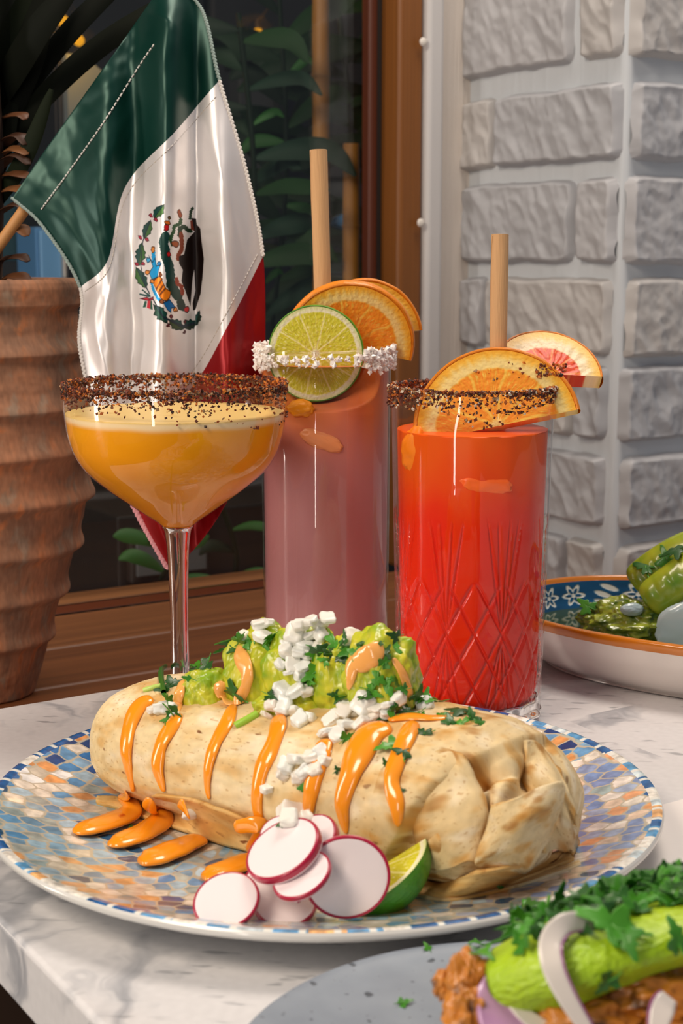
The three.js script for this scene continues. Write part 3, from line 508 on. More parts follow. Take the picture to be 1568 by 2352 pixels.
// ---------------------------------------------------------------- mosaic plate and burrito
const PLR = 0.1225, plateC = V3(-0.0062, 0, -0.5385);
const plate = thing('mosaic_plate', 'large round plate with a blue, cream and tan mosaic print under the burrito', 'plate', plateC);
const plateTop = smoothProf([[0, 0.0050], [0.04, 0.0050], [0.07, 0.0053], [0.088, 0.0072], [0.104, 0.0112], [0.116, 0.0150], [0.1205, 0.0164], [0.1222, 0.0163]], 60);
{
  const pm = std(0xffffff, 0.22, { map: texPlate, clearcoat: 0.5, clearcoatRoughness: 0.08 });
  const g = lathe(plateTop, 160), p = g.attributes.position, uv = g.attributes.uv;
  for (let i = 0; i < p.count; i++) uv.setXY(i, 0.5 + 0.5 * p.getX(i) / PLR, 0.5 + 0.5 * p.getZ(i) / PLR);
  const under = smoothProf([[0.1222, 0.0163], [0.1229, 0.0152], [0.1222, 0.0136], [0.117, 0.0108], [0.104, 0.0062], [0.086, 0.0026], [0.075, 0.0018], [0.071, 0.0004], [0.067, 0.0004], [0.065, 0.0020], [0, 0.0022]], 60);
  mesh('decorated_face', g, pm, plate);
  mesh('underside', lathe(under, 160), std(0xd9d8d4, 0.25, { clearcoat: 0.5 }), plate);
}
const BA = V3(0.807, 0, 0.59).normalize(), BF = V3(-0.59, 0, 0.807).normalize(), B0 = V3(-0.0845, 0.0062, -0.5830), BL = 0.196;
const burrito = thing('burrito', 'large golden flour tortilla burrito with a folded end on the mosaic plate', 'burrito');
const burritoFn = (u, v) => {                        // u along, v round (0 front low, 0.25 top)
  const th = v * 2 * Math.PI, U = 2 * u - 1, f = Math.pow(Math.max(0, 1 - Math.pow(Math.abs(U), U < 0 ? 9 : 5)), U < 0 ? 0.36 : 0.5);
  const c = Math.cos(th), s = Math.sin(th), e = 0.86, se = (q) => Math.sign(q) * Math.pow(Math.abs(q), e);
  let w = lerp(0.0295, 0.0375, u), h = lerp(0.0385, 0.047, sstep(0.2, 0.8, u));
  w *= f; const hh = h * f; let lift = 0;
  // outer layer of tortilla ends in a lip near the folded end; a second layer follows
  const edge1 = 0.825 + 0.075 * Math.sin(th * 1.0 + 0.25) - 0.05 * c, edge2 = 0.945 + 0.02 * s - 0.03 * c;
  if (c > -0.75) lift += 0.0034 * sstep(edge1 + 0.012, edge1 - 0.002, u) * sstep(-0.75, -0.3, c);
  lift += 0.0022 * sstep(edge2 + 0.010, edge2 - 0.004, u);
  lift -= 0.006 * Math.exp(-(((u - edge1 - 0.028) / 0.022) ** 2)) * sstep(0.05, 0.6, c) * sstep(-0.7, 0.2, s);
  const p0 = B0.clone().addScaledVector(BA, u * BL), n = fbm(u * 9, c * 1.3, s * 1.3 + 4, 4), cre = u > 0.66 ? (u - 0.66) * 3 : 0;
  lift += 0.0022 * n + 0.0030 * cre * fbm(u * 14 + 3, c * 2.6, s * 2.6, 3);
  lift *= Math.min(1, f * 1.3);
  const sd = (q, k) => Math.sign(q) * Math.pow(Math.abs(q), k); p0.addScaledVector(BF, (s < 0 ? sd(c, 0.5) : se(c)) * (w + lift) * (s < 0 ? 1 - 0.06 * s * s : 1)); p0.y += h / 2 + (s < 0 ? sd(s, 0.9) : se(s)) * (hh / 2 + (s > 0 ? lift : 0));
  if (u > 0.6 && c > -0.4) {                          // hollows between the folds of the tucked end
    const [x, y] = toPx(p0), d = 0.010 * Math.exp(-(((x - 1236 + (y - 1780) * 0.1) / 36) ** 2) - (((y - 1782) / 46) ** 2)) + 0.008 * Math.exp(-(((x - 1108 - (y - 1860) * -0.12) / 18) ** 2) - (((y - 1850) / 75) ** 2)) + 0.006 * Math.exp(-(((x - 1290) / 26) ** 2) - (((y - 1900) / 60) ** 2)) - 0.003 * Math.exp(-(((x - 1160) / 34) ** 2) - (((y - 1760) / 50) ** 2));
    const core = B0.clone().addScaledVector(BA, Math.min(u, 0.86) * BL).setY(p0.y * 0.4 + 0.014); p0.addScaledVector(core.sub(p0).normalize(), d);
  }
  return p0;
};
const tort = std(0xffffff, 0.62, { map: texBurrito, bumpMap: grain, bumpScale: 0.0003 });
const bBody = mesh('tortilla_wrap', gridGeo(260, 150, (u, v) => { const k = u < 0.5 ? 0.5 * Math.pow(2 * u, 1.5) : 1 - 0.5 * Math.pow(2 * (1 - u), 1.5); return burritoFn(k, v); }), tort, burrito);
const bTargets = [bBody];
scene.updateMatrixWorld(true);
const plateHit = (px, py) => hit(px, py, [plate]);
// [px, py, lift towards the eye in mm, optional distance] on the burrito or the plate
const onB = ([x, y, k = 0, d], targets = [bBody, plate]) => { if (d) return pix(x, y, d); const h = hit(x, y, targets) ?? { p: onY(x, y, 0.006) }; return h.p.clone().addScaledVector(EYE.clone().sub(h.p).normalize(), k / 1000); };
const patch = (rows, th, nu, nv, mat, name, parent, rough = 0.0009) => mesh(name, sheetGeo(surf(rows.map((r) => r.map((q) => onB(q)))), nu, nv, th, rough), mat, parent);
const tortPale = std(0xffffff, 0.65, { map: (() => { const t = texBurrito.clone(); t.needsUpdate = true; t.repeat.set(0.22, 0.22); t.offset.set(0.72, 0.1); return t; })() });
const tortHem = std(0xffeecc, 0.65, { map: (() => { const t = texBurrito.clone(); t.needsUpdate = true; t.repeat.set(0.3, 0.08); t.offset.set(0.3, 0.4); return t; })() });
const tortSkin = std(0xffffff, 0.65, { map: (() => { const t = texBurrito.clone(); t.needsUpdate = true; t.repeat.set(0.12, 0.16); t.offset.set(0.74, 0.16); return t; })() });
// loose overlap along the front of the left half
patch([
  [[222, 1830, 1], [290, 1830, 2], [370, 1826, 3], [455, 1840, 4], [548, 1876, 4], [606, 1922, 3]],
  [[220, 1838, 2], [284, 1846, 4], [378, 1860, 5], [470, 1880, 6], [560, 1912, 5], [600, 1936, 4]],
  [[222, 1846, 1], [280, 1860, 2], [388, 1898, 3], [490, 1932, 3], [570, 1954, 2], [592, 1952, 2]],
], 0.0012, 50, 16, tortHem, 'loose_seam', burrito);
// folded right end: hem along the plate, turned-up triangle, rear fold
patch([
  [[905, 1985, 2], [960, 2015, 5], [1010, 2030, 8], [1100, 2000, 9], [1200, 1985, 7], [1300, 1945, 3]],
  [[915, 2015, 2], [965, 2038, 5], [1018, 2050, 8], [1110, 2026, 9], [1210, 2006, 7], [1312, 1962, 3]],
  [[925, 2036, 0.8], [970, 2052, 1.5], [1026, 2064, 2], [1120, 2042, 2.5], [1215, 2016, 2.5], [1318, 1975, 1]],
], 0.0013, 50, 12, tortHem, 'hem_fold', burrito);
patch([
  [[912, 2040, 0.6], [960, 2050, 0.8], [1025, 2058, 1.0], [1120, 2040, 1.0], [1220, 2014, 0.9], [1330, 1978, 0.6]],
  [[912, 2048, 0.8], [960, 2058, 1.2], [1026, 2068, 1.4], [1120, 2054, 1.4], [1222, 2026, 1.2], [1334, 1986, 0.8]],
], 0.0011, 44, 5, tortPale, 'lower_hem', burrito, 0.0004);
patch([
  [[1131, 1850, 9], [1168, 1838, 14], [1222, 1818, 19], [1280, 1795, 13], [1292, 1806, 8]],
  [[1118, 1902, 10], [1160, 1890, 14], [1214, 1872, 16], [1268, 1850, 13], [1286, 1846, 9]],
  [[1094, 1968, 9], [1140, 1948, 13], [1190, 1930, 14], [1242, 1912, 11], [1262, 1916, 9]],
  [[1092, 1984, 7], [1132, 1972, 10], [1176, 1974, 11], [1214, 1980, 9], [1230, 1974, 7]],
  [[1120, 1992, 5], [1146, 1994, 7], [1178, 2002, 8], [1200, 2006, 7], [1208, 2004, 6]],
], 0.0016, 40, 40, tortPale, 'turned_up_flap', burrito, 0.0012);
patch([
  [[1206, 1700, 3], [1228, 1704, 4], [1254, 1728, 4], [1284, 1768, 4]],
  [[1206, 1740, 1], [1232, 1748, 5], [1270, 1780, 6], [1310, 1830, 5]],
  [[1200, 1790, 0], [1236, 1800, 5], [1290, 1840, 6], [1326, 1890, 4]],
  [[1240, 1880, 1], [1268, 1880, 4], [1306, 1905, 5], [1326, 1930, 3]],
  [[1250, 1960, 2], [1268, 1950, 4], [1300, 1958, 5], [1316, 1968, 3]],
], 0.0014, 30, 40, tortSkin, 'rear_fold', burrito, 0.0014);
patch([
  [[960, 1750, -2], [1020, 1722, -0.6], [1060, 1732, 1.5], [1068, 1745, 0.5]],
  [[950, 1820, -2], [1030, 1796, 1], [1080, 1790, 4], [1090, 1800, 2]],
  [[950, 1890, -2], [1040, 1870, 2], [1106, 1862, 5.5], [1116, 1870, 3]],
  [[960, 1950, -2], [1040, 1930, 2], [1098, 1912, 5], [1110, 1916, 2.5]],
  [[990, 2004, -2], [1030, 1996, 1.5], [1078, 1978, 3.5], [1088, 1982, 1.5]],
], 0.0016, 40, 50, tortSkin, 'outer_fold', burrito, 0.0016);

// ---------------------------------------------------------------- guacamole
const guacMat = std(0xffffff, 0.34, { vertexColors: true, clearcoat: 0.3, clearcoatRoughness: 0.25 });
const ridge = []; for (let i = 0; i <= 200; i++) { const p = burritoFn(0.02 + 0.9 * i / 200, 0.25), q = toPx(p); ridge.push([q[0], p]); }
const ridgeAt = (px) => ridge.reduce((a, b) => Math.abs(b[0] - px) < Math.abs(a[0] - px) ? b : a)[1];
function guac(label, px, py, k, rx, ry, rz, s) {     // a heap standing on the top line of the burrito, k mm towards the front
  const top = ridgeAt(px).clone().addScaledVector(BF, k / 1000), c = pix(px, py, toPx(top)[2]), g = thing('guacamole', label, 'guacamole', c, 'guacamole on the burrito');
  const geo = lump(rx, ry, rz, s, 0.24, 1.5, 28, 4);
  vcol(geo, (p) => { const n = fbm(p.x * 130 + s, p.y * 130, p.z * 130, 3); const t = clamp(0.5 + n * 1.8, 0, 1); return [lerp(0.24, 0.66, t), lerp(0.40, 0.60, t), lerp(0.012, 0.03, t)]; });
  mesh('mash', geo, guacMat, g);
  const bits = []; for (let i = 0; i < 3; i++) bits.push(lump(0.0012, 0.0008, 0.0012, s + i, 0.3, 2, 3).translate(rr(-0.6, 0.6) * rx, ry * 0.75, rr(-0.5, 0.5) * rz));
  mesh('herb_fleck', merge(bits), std(0x2c5a12, 0.5), g);
  scene.updateMatrixWorld(true); bTargets.push(g.children[0]); return g;
}
guac('small lump of guacamole with a yellow top at the left end of the topping', 474, 1606, 17, 0.0104, 0.0128, 0.0085, 1);
guac('guacamole heap under the topmost onions, left of centre', 606, 1560, 0, 0.0145, 0.0215, 0.0125, 2);
guac('guacamole heap in the middle of the topping behind the onions', 700, 1560, 0, 0.0150, 0.0205, 0.0130, 5);
guac('guacamole heap under the right dab of pale sauce', 876, 1556, 4, 0.0135, 0.0175, 0.0125, 8);
guac('low smear of guacamole beneath the middle onions', 680, 1630, 15, 0.0150, 0.0085, 0.0070, 11);
guac('guacamole heap between the middle and right dabs', 786, 1568, 0, 0.0130, 0.0180, 0.0125, 14);

// ---------------------------------------------------------------- sauce
const sauceMat = std(0xffffff, 0.18, { vertexColors: true, clearcoat: 0.6, clearcoatRoughness: 0.12 });
const saucePale = [0.95, 0.44, 0.11], sauceCol = [0.96, 0.32, 0.010];
const sauceG = 'orange sauce drizzled over the burrito', poolG = 'orange sauce pools on the plate';
function ribbon(name, label, pts, hgt, col, group, targets = bTargets.concat([plate])) {    // pts [px, py, width px, lift mm]
  const C = pts.map(([x, y, w0, k = 0]) => { const w = w0 * (name === 'sauce_pool' ? 1.42 : 1.1); const h = hit(x, y, targets) ?? { p: onY(x, y, 0.006), n: V3(0, 1, 0) }; const d = h.p.distanceTo(EYE); return { p: h.p.clone().addScaledVector(h.n, k / 1000), n: h.n.clone(), w: w / 2 / FPX * d }; });
  const o = C[0].p.clone(), P = C.map((c) => c.p), N = C.map((c) => c.n), W = C.map((c) => V3(c.w, 0, 0));
  const g = gridGeo(22, 64, (u, v) => {
    const p = along(P, v), t = along(P, Math.min(1, v + 0.015)).sub(along(P, Math.max(0, v - 0.015))).normalize();
    let n = along(N, v).normalize(); const b = t.clone().cross(n).normalize(); n = b.clone().cross(t).normalize();
    const cap = Math.sqrt(Math.max(0, 1 - Math.pow(Math.abs(2 * v - 1), 12))), w = along(W, v).x * cap * (1 + 0.12 * nz(v * 6, o.x * 90, 2)), a = u * 2 * Math.PI, s = Math.sin(a);
    return p.addScaledVector(b, Math.cos(a) * w).addScaledVector(n, s * w * hgt * (s > 0 ? 1 : 0.6)).sub(o);
  }, true);
  vcol(g, (p) => { const f = nz(p.x * 260, p.y * 260, p.z * 260 + 3), k = sstep(0.62, 0.74, f); return [lerp(col[0], 0.55, k), lerp(col[1], 0.05, k), lerp(col[2], 0.004, k)]; });
  const t = thing(name, label, 'sauce', o, group); mesh('sauce_body', g, sauceMat, t); return t;
}
const drz = [
  ['first sauce stripe from the left, falling to the loose tortilla seam', [[352, 1604, 46, 0], [322, 1622, 44, 0.4], [302, 1662, 38, 0.5], [292, 1715, 36, 0.5], [296, 1760, 26, 0.4], [305, 1806, 13, 0.4], [304, 1815, 10, 0.4]]],
  ['second sauce stripe from the left, beside the cilantro sprig', [[412, 1640, 30, 0.3], [394, 1672, 38, 0.5], [372, 1712, 38, 0.5], [364, 1760, 32, 0.5], [374, 1804, 18, 0.4], [378, 1818, 12, 0.4]]],
  ['third sauce stripe from the left, below the guacamole lump', [[536, 1620, 26, 0.5], [520, 1665, 36, 0.5], [496, 1710, 34, 0.5], [482, 1755, 28, 0.5], [478, 1800, 18, 0.5], [482, 1836, 12, 0.5]]],
  ['fourth sauce stripe, the longest one down the middle of the burrito', [[640, 1645, 42, 0.5], [638, 1680, 38, 0.5], [622, 1725, 42, 0.5], [602, 1770, 40, 0.5], [592, 1830, 32, 0.5], [596, 1880, 24, 0.5], [600, 1904, 14, 0.4]]],
  ['short sauce stripe half hidden by onions above the radishes', [[748, 1700, 44, 0.4], [738, 1740, 44, 0.5], [722, 1790, 42, 0.5], [712, 1840, 32, 0.5], [708, 1876, 22, 0.5]]],
  ['widest sauce stripe, right of the middle', [[900, 1672, 60, 0.5], [852, 1690, 70, 0.6], [828, 1730, 70, 0.6], [806, 1780, 56, 0.5], [788, 1840, 40, 0.5], [790, 1880, 28, 0.4], [796, 1916, 14, 0.3]]],
  ['rightmost sauce stripe ending in a narrow tip', [[950, 1660, 40, 0.5], [932, 1700, 42, 0.5], [908, 1760, 40, 0.5], [900, 1800, 32, 0.5], [912, 1850, 34, 0.5], [914, 1898, 16, 0.4]]],
];
drz.forEach(([l, p]) => ribbon('sauce_stripe', l, p, 0.46, sauceCol, sauceG));
[
  ['pale sauce streak on the tall guacamole heap, left', [[548, 1482, 18, 0.3], [553, 1506, 32, 0.4], [568, 1540, 36, 0.4], [566, 1572, 22, 0.4], [552, 1600, 26, 0.4], [540, 1622, 14, 0.3]]],
  ['pale sauce streak beside the yellow guacamole lump', [[498, 1566, 18, 0.5], [506, 1580, 30, 0.6], [512, 1604, 26, 0.6], [534, 1622, 24, 0.6]]],
  ['pale sauce dab at the far left by the cilantro sprig', [[420, 1565, 18, 0.5], [414, 1590, 26, 0.6], [408, 1620, 24, 0.5], [404, 1645, 16, 0.4]]],
  ['pale sauce dab on the right guacamole heap', [[872, 1476, 22, 0.3], [858, 1500, 46, 0.4], [836, 1516, 50, 0.4], [812, 1530, 40, 0.4], [806, 1560, 20, 0.4], [800, 1584, 10, 0.3]]],
  ['thin pale sauce line at the right edge of the guacamole', [[902, 1512, 12, 0.4], [922, 1545, 18, 0.5], [936, 1580, 18, 0.5], [942, 1604, 12, 0.4]]],
  ['orange sauce smear under the cilantro at the right top of the burrito', [[890, 1655, 30, 0.4], [940, 1650, 34, 0.5], [990, 1652, 30, 0.4], [1030, 1650, 16, 0.3]]],
].forEach(([l, p], i) => ribbon('sauce_dab', l, p, 0.4, i === 5 ? sauceCol : saucePale, 'sauce dabs on the toppings'));
[
  ['sauce pool at the left, linked to the first stripe', [[168, 1920, 26, 1], [200, 1915, 44, 2], [250, 1900, 50, 2], [292, 1882, 46, 2], [302, 1862, 30, 2], [292, 1836, 26, 2], [302, 1818, 20, 2]]],
  ['sauce pool second from the left, linked to the second stripe', [[246, 1948, 26, 1], [280, 1944, 46, 2], [330, 1924, 50, 2], [366, 1898, 44, 2], [372, 1868, 28, 2], [354, 1842, 26, 3], [360, 1822, 26, 3]]],
  ['oval sauce pool lying alone on the plate', [[316, 1988, 34, 1], [350, 1984, 52, 2], [400, 1964, 54, 2], [446, 1944, 46, 2], [466, 1936, 30, 1.5]]],
  ['sauce pool partly under the radish slices', [[462, 2024, 32, 1], [492, 2020, 50, 2], [540, 2002, 52, 2], [590, 1986, 44, 2], [610, 1980, 20, 1.5]]],
  ['small sauce drip on the loose tortilla seam', [[436, 1826, 20, 6], [450, 1834, 22, 6], [462, 1846, 14, 7]]],
  ['small sauce drip on the seam next to the radishes', [[566, 1878, 24, 7], [580, 1896, 26, 7], [592, 1925, 18, 6]]],
].forEach(([l, p]) => ribbon('sauce_pool', l, p, 0.42, sauceCol, poolG, [...burrito.children, plate]));

// ---------------------------------------------------------------- onions, herbs
scene.updateMatrixWorld(true);
const topTargets = bTargets.concat(burrito.children.slice(1), [plate]);
const onionMat = [0xfaf8ee, 0xf5f7f0, 0xfaf3e6].map((c) => std(c, 0.4, { clearcoat: 0.5, clearcoatRoughness: 0.15, transmission: 0.1 }));
const onionPink = std(0xf2d9c4, 0.3, { clearcoat: 0.3 });
const dice = [0, 1, 2, 3, 4, 5].map((k) => {
  const g = mergeVertices(new THREE.IcosahedronGeometry(1, 7).deleteAttribute('uv').deleteAttribute('normal')), p = g.attributes.position, e = 0.55;
  for (let i = 0; i < p.count; i++) { const f = (q) => Math.sign(q) * Math.pow(Math.abs(q), e), x = f(p.getX(i)), y = f(p.getY(i)), z = f(p.getZ(i)), m = 1 + 0.22 * nz(x * 1.3 + k * 5, y * 1.3, z * 1.3 + k); p.setXYZ(i, (x + 0.25 * y * nz(k, 3, 1)) * m * 0.86, y * m * (0.36 + 0.07 * k) + 0.12 * x * x, z * m * 0.8 + 0.2 * x * nz(k, 7, 2)); }
  g.computeVertexNormals(); return g; });
const onionThings = [];
function onion(px, py, size, label, group, lift = 0, mat) {
  const h = hit(px, py, topTargets.concat(onionThings)); if (!h) return;
  const d = h.p.distanceTo(EYE), s = size / 2 / FPX * d, o = thing('diced_onion', label, 'onion', h.p.clone().addScaledVector(h.n, s * 0.45 + lift / 1000), group);
  const m = mesh('flesh', dice[Math.floor(rnd() * 6)], mat ?? onionMat[Math.floor(rnd() * 3)], o); m.scale.setScalar(s * rr(0.95, 1.3)); o.rotation.set(rr(-0.7, 0.7), rr(0, 6.3), rr(-0.7, 0.7));
  scene.updateMatrixWorld(true); onionThings.push(m);
}
const onionSets = [
  ["diced onion in the cluster at the top left of the guacamole", 'top left onions', [[566, 1462, 30], [594, 1442, 36], [598, 1462, 34], [632, 1424, 44], [612, 1432, 30]]],
  ["diced onion in the cluster crowning the guacamole", 'crowning onions', [[668, 1432, 34], [692, 1438, 40], [706, 1430, 36], [740, 1442, 44], [770, 1432, 46], [752, 1424, 36], [680, 1462, 44], [716, 1462, 46], [742, 1466, 40], [776, 1450, 34], [694, 1480, 42], [668, 1478, 36], [724, 1484, 32]]],
  ["diced onion in the column down the guacamole front", 'onions down the guacamole', [[660, 1502, 36], [684, 1500, 38], [704, 1512, 34], [650, 1528, 34], [676, 1528, 42], [700, 1534, 34], [686, 1550, 34], [664, 1546, 26]]],
  ['single large diced onion piece lying on the right cilantro', null, [[805, 1474, 50]]],
  ["diced onion in the heap at the guacamole's middle front edge", 'middle front onions', [[652, 1590, 44], [684, 1592, 46], [702, 1590, 38], [626, 1622, 40], [654, 1626, 44], [680, 1634, 36], [690, 1660, 40], [712, 1654, 26], [640, 1606, 30], [614, 1640, 26]]],
  ["diced onion in the large heap right of the middle", 'right heap onions', [[800, 1612, 52], [836, 1614, 50], [782, 1640, 42], [816, 1642, 50], [850, 1640, 42], [764, 1658, 40], [796, 1672, 42], [832, 1670, 40], [752, 1690, 38], [770, 1682, 36], [858, 1622, 30]]],
  ["diced onion among the cilantro at the topping's right end", 'right end onions', [[906, 1606, 44], [884, 1632, 36], [972, 1624, 46], [924, 1634, 32], [890, 1616, 30]]],
  ["diced onion on the burrito front above the radishes", 'onions on the burrito front', [[662, 1762, 40], [688, 1748, 46], [722, 1740, 44], [742, 1732, 36], [652, 1780, 34], [706, 1776, 38], [730, 1770, 34], [690, 1786, 32], [748, 1750, 26]]],
  ["diced onion near the left end of the burrito", 'onions at the left end', [[352, 1636, 30], [376, 1632, 34], [398, 1628, 26], [402, 1645, 22]]],
];
for (const [l, g, list] of onionSets) list.sort((a, b) => a[0] - b[0]).forEach(([x, y, s], i) => onion(x, y, s, list.length > 1 ? `${ordinal(i, list.length)} ${l}` : l, g));
onion(616, 1812, 26, 'sliver of onion on the long middle sauce stripe', null); onion(442, 1866, 34, 'diced onion piece on the loose tortilla seam', null);
// cilantro
const herb = [0x3a7f1c, 0x275f16, 0x4a9424, 0x1d4d12].map((c) => std(c, 0.42, { clearcoat: 0.15 }));
function herbGeo(k) {
  const s = k * 1.7; return sheetGeo((u, v) => { const a = (u - 0.5) * 2 * Math.PI, lobe = 0.62 + 0.24 * Math.cos(a * 3 + s) + 0.16 * Math.cos(a * 7 + s * 2) , r = v * lobe, x = Math.cos(a) * r, y = Math.sin(a) * r; return V3(x, y * 0.8, 0.35 * (Math.sin(x * 2.2 + s) * 0.6 + y * y * Math.cos(s) * 0.9)); }, 30, 5, 0.05);
}
const herbs = [0, 1, 2, 3, 4, 5].map(herbGeo), stemG = tube([V3(-1.2, 0, 0.1), V3(-0.6, 0.05, 0.05), V3(0, 0, 0)], 0.05, 8, 5);
function cilantro(px, py, size, label, group, lift = 0.6, tilt = 0.5, targets = topTargets.concat(onionThings)) {
  const h = hit(px, py, targets) ?? { p: onY(px, py, 0.02), n: V3(0, 1, 0) }, d = h.p.distanceTo(EYE), s = size / 2 / FPX * d;
  const t = thing('cilantro_leaf', label, 'cilantro', h.p.clone().addScaledVector(h.n, lift / 1000), group), m = Math.floor(rnd() * 4);
  const inn = mesh('blade', herbs[Math.floor(rnd() * 6)], herb[m], t); inn.scale.setScalar(s * 1.35);
  const st = mesh('stalk', stemG, herb[2], t); st.scale.setScalar(s * 1.2);
  const n = h.n.clone().lerp(EYE.clone().sub(h.p).normalize(), 0.35).normalize(); t.quaternion.setFromUnitVectors(V3(0, 0, 1), n);
  t.rotateZ(rr(0, 6.3)); t.rotateX(rr(-tilt, tilt)); t.rotateY(rr(-tilt, tilt)); return t;
}
const herbSets = [
  ["cilantro leaf at the guacamole's upper left edge", 'cilantro at the upper left', [[528, 1472, 52], [552, 1466, 46], [512, 1492, 40], [575, 1478, 34], [540, 1486, 40], [616, 1464, 44], [612, 1478, 36]]],
  ["cilantro leaf behind the yellow guacamole lump", 'cilantro at the left', [[430, 1542, 44], [452, 1536, 50], [476, 1532, 44], [440, 1560, 34], [396, 1574, 48], [372, 1590, 46], [384, 1610, 34]]],
  ['cilantro leaf lying on the left pale sauce', null, [[536, 1592, 58]]],
  ['cilantro leaf hanging over the second sauce stripe', 'cilantro over the second stripe', [[398, 1642, 56], [390, 1660, 40]]],
  ["cilantro leaf between crowning onions and right sauce dab", 'cilantro right of the crown', [[738, 1494, 50], [768, 1484, 58], [800, 1498, 62], [760, 1504, 50], [784, 1512, 44], [820, 1500, 40], [746, 1520, 36], [790, 1468, 36]]],
  ["cilantro leaf in the middle of the guacamole front", 'cilantro mid front', [[720, 1548, 50], [712, 1562, 42], [700, 1566, 30], [716, 1502, 34], [622, 1600, 34]]],
  ["cilantro leaf on the right guacamole heap", 'cilantro on the right heap', [[866, 1484, 30], [888, 1500, 36], [906, 1490, 34], [902, 1462, 40], [884, 1522, 36], [868, 1560, 44], [888, 1580, 46], [856, 1588, 44], [908, 1560, 38], [840, 1598, 40], [924, 1586, 34], [786, 1606, 36], [772, 1594, 30]]],
  ["cilantro leaf at the right end of the topping", 'cilantro at the right end', [[952, 1596, 50], [976, 1602, 46], [1004, 1610, 44], [934, 1640, 44], [900, 1648, 44], [958, 1644, 36], [912, 1620, 34], [1052, 1640, 56], [1032, 1660, 40], [1084, 1654, 44], [1104, 1664, 36], [1060, 1664, 34], [880, 1656, 30], [1012, 1646, 30]]],
  ['curled cilantro leaf on the rightmost sauce stripe', 'cilantro on the right stripe', [[898, 1716, 60], [926, 1730, 50], [888, 1760, 30]]],
  ["cilantro leaf around the widest sauce stripe", 'cilantro by the widest stripe', [[972, 1688, 40], [792, 1696, 38], [826, 1700, 30], [776, 1770, 22]]],
];
for (const [l, g, list] of herbSets) list.sort((a, b) => a[0] - b[0]).forEach(([x, y, s], i) => cilantro(x, y, s, list.length > 1 ? `${ordinal(i, list.length)} ${l}` : l, g));
cilantro(916, 1818, 30, 'tiny cilantro bit on the lower end of the rightmost sauce stripe', null); cilantro(700, 1806, 34, 'cilantro bit on the short sauce stripe above the radishes', null);
cilantro(302, 1902, 18, 'tiny cilantro bit on the leftmost sauce pool', null); cilantro(1146, 2034, 18, 'tiny cilantro bit on the plate rim under the folded end', null);
function sliver(label, pts, w, col) { const P = pts.map((q) => onB(q, topTargets)), o = P[0].clone(); const t = thing('green_onion', label, 'green onion', o, 'green onion slivers'); mesh('sliver', tube(P.map((p) => p.clone().sub(o)), w, 14, 8), std(col, 0.35), t); }
sliver('pale green onion sliver at the far left of the topping', [[330, 1586, 1], [350, 1580, 2], [378, 1574, 2]], 0.0011, 0xb9d66a);
sliver('green onion sliver between the third and fourth sauce stripes', [[540, 1668, 0.6], [566, 1654, 1.2], [590, 1640, 1.2]], 0.0015, 0x9cc840);
sliver('dark curled herb stalk standing at the left end of the topping', [[380, 1530, 9], [370, 1556, 8], [376, 1590, 3]], 0.0011, 0x2f6a1c);

// ---------------------------------------------------------------- radishes and lime wedge
const radFlesh = std(0xf6e9ea, 0.35, { clearcoat: 0.5, clearcoatRoughness: 0.15 }), radSkin = std(0xb0103c, 0.3, { clearcoat: 0.4 });
function radish(label, px, py, rpx, d, n, th = 0.0018, sq = 1, spin = 0) {
  const c = pix(px, py, d), r = rpx / FPX * d, t = thing('radish_slice', label, 'radish slice', c, 'radish slices');
  const flesh = mesh('flesh', lathe(smoothProf([[0, th / 2], [r * 0.5, th / 2], [r * 0.93, th * 0.48], [r * 0.95, 0], [r * 0.93, -th * 0.48], [0, -th / 2]], 24), 48, (a, q) => q * (1 + 0.03 * Math.sin(a * 2 + px))), radFlesh, t);
  mesh('skin', lathe(smoothProf([[r * 0.925, th * 0.49], [r * 0.965, th * 0.52], [r, th * 0.3], [r, -th * 0.3], [r * 0.965, -th * 0.52], [r * 0.925, -th * 0.49]], 16), 48, (a, q) => q * (1 + 0.03 * Math.sin(a * 2 + px))), radSkin, t);
  t.quaternion.setFromUnitVectors(V3(0, 1, 0), n.clone().normalize()); t.rotateY(spin); t.scale.x = sq; return t;
}
radish('large upright radish slice at the right of the pile leaning on the lime wedge', 796, 2014, 98, 0.465, V3(0.05, 0.22, 1), 0.0018);
radish('lower middle radish slice mostly hidden behind the others', 628, 2040, 72, 0.474, V3(-0.1, 0.75, 0.7), 0.0018);
radish('radish slice lying lowest, only its rim showing under the pile', 655, 2074, 76, 0.4705, V3(0, 0.95, 0.4), 0.0018);
radish('radish slice at the far left of the pile by the sauce pool', 520, 2070, 76, 0.462, V3(-0.15, 0.85, 0.62), 0.0018, 1, 0.3);
radish('small radish slice peeking out at the upper left under the onion', 642, 1912, 48, 0.487, V3(-0.3, 0.9, 0.4), 0.0018);
radish('thick radish slice at the back right of the upper pair', 712, 1938, 76, 0.476, V3(-0.48, 0.80, 0.36), 0.0034);
radish('topmost radish slice, broad and pale, under the onion sliver', 652, 1954, 92, 0.4655, V3(-0.46, 0.86, 0.38), 0.0030);
radish('small tilted radish slice below the topmost one', 694, 2012, 72, 0.458, V3(-0.36, 0.92, 0.34), 0.0018);
scene.updateMatrixWorld(true);
{
  const rl = scene.children.filter((c) => /^radish/.test(c.name));
  topTargets.push(...rl);
  onion(686, 1862, 60, 'tall onion sliver standing on the topmost radish slice', null, 1.5); onion(668, 1886, 46, 'onion piece lying on the topmost radish slice below the tall sliver', null, 0); onion(706, 1880, 34, 'small onion piece to the right of the tall sliver on the radishes', null, 0);
  cilantro(646, 1896, 20, 'tiny cilantro bit on the topmost radish slice', null, 0.5, 0.4, rl);
}
const limeRind = std(0x4f9a16, 0.35, { clearcoat: 0.3, bumpMap: grain, bumpScale: 0.0004 });
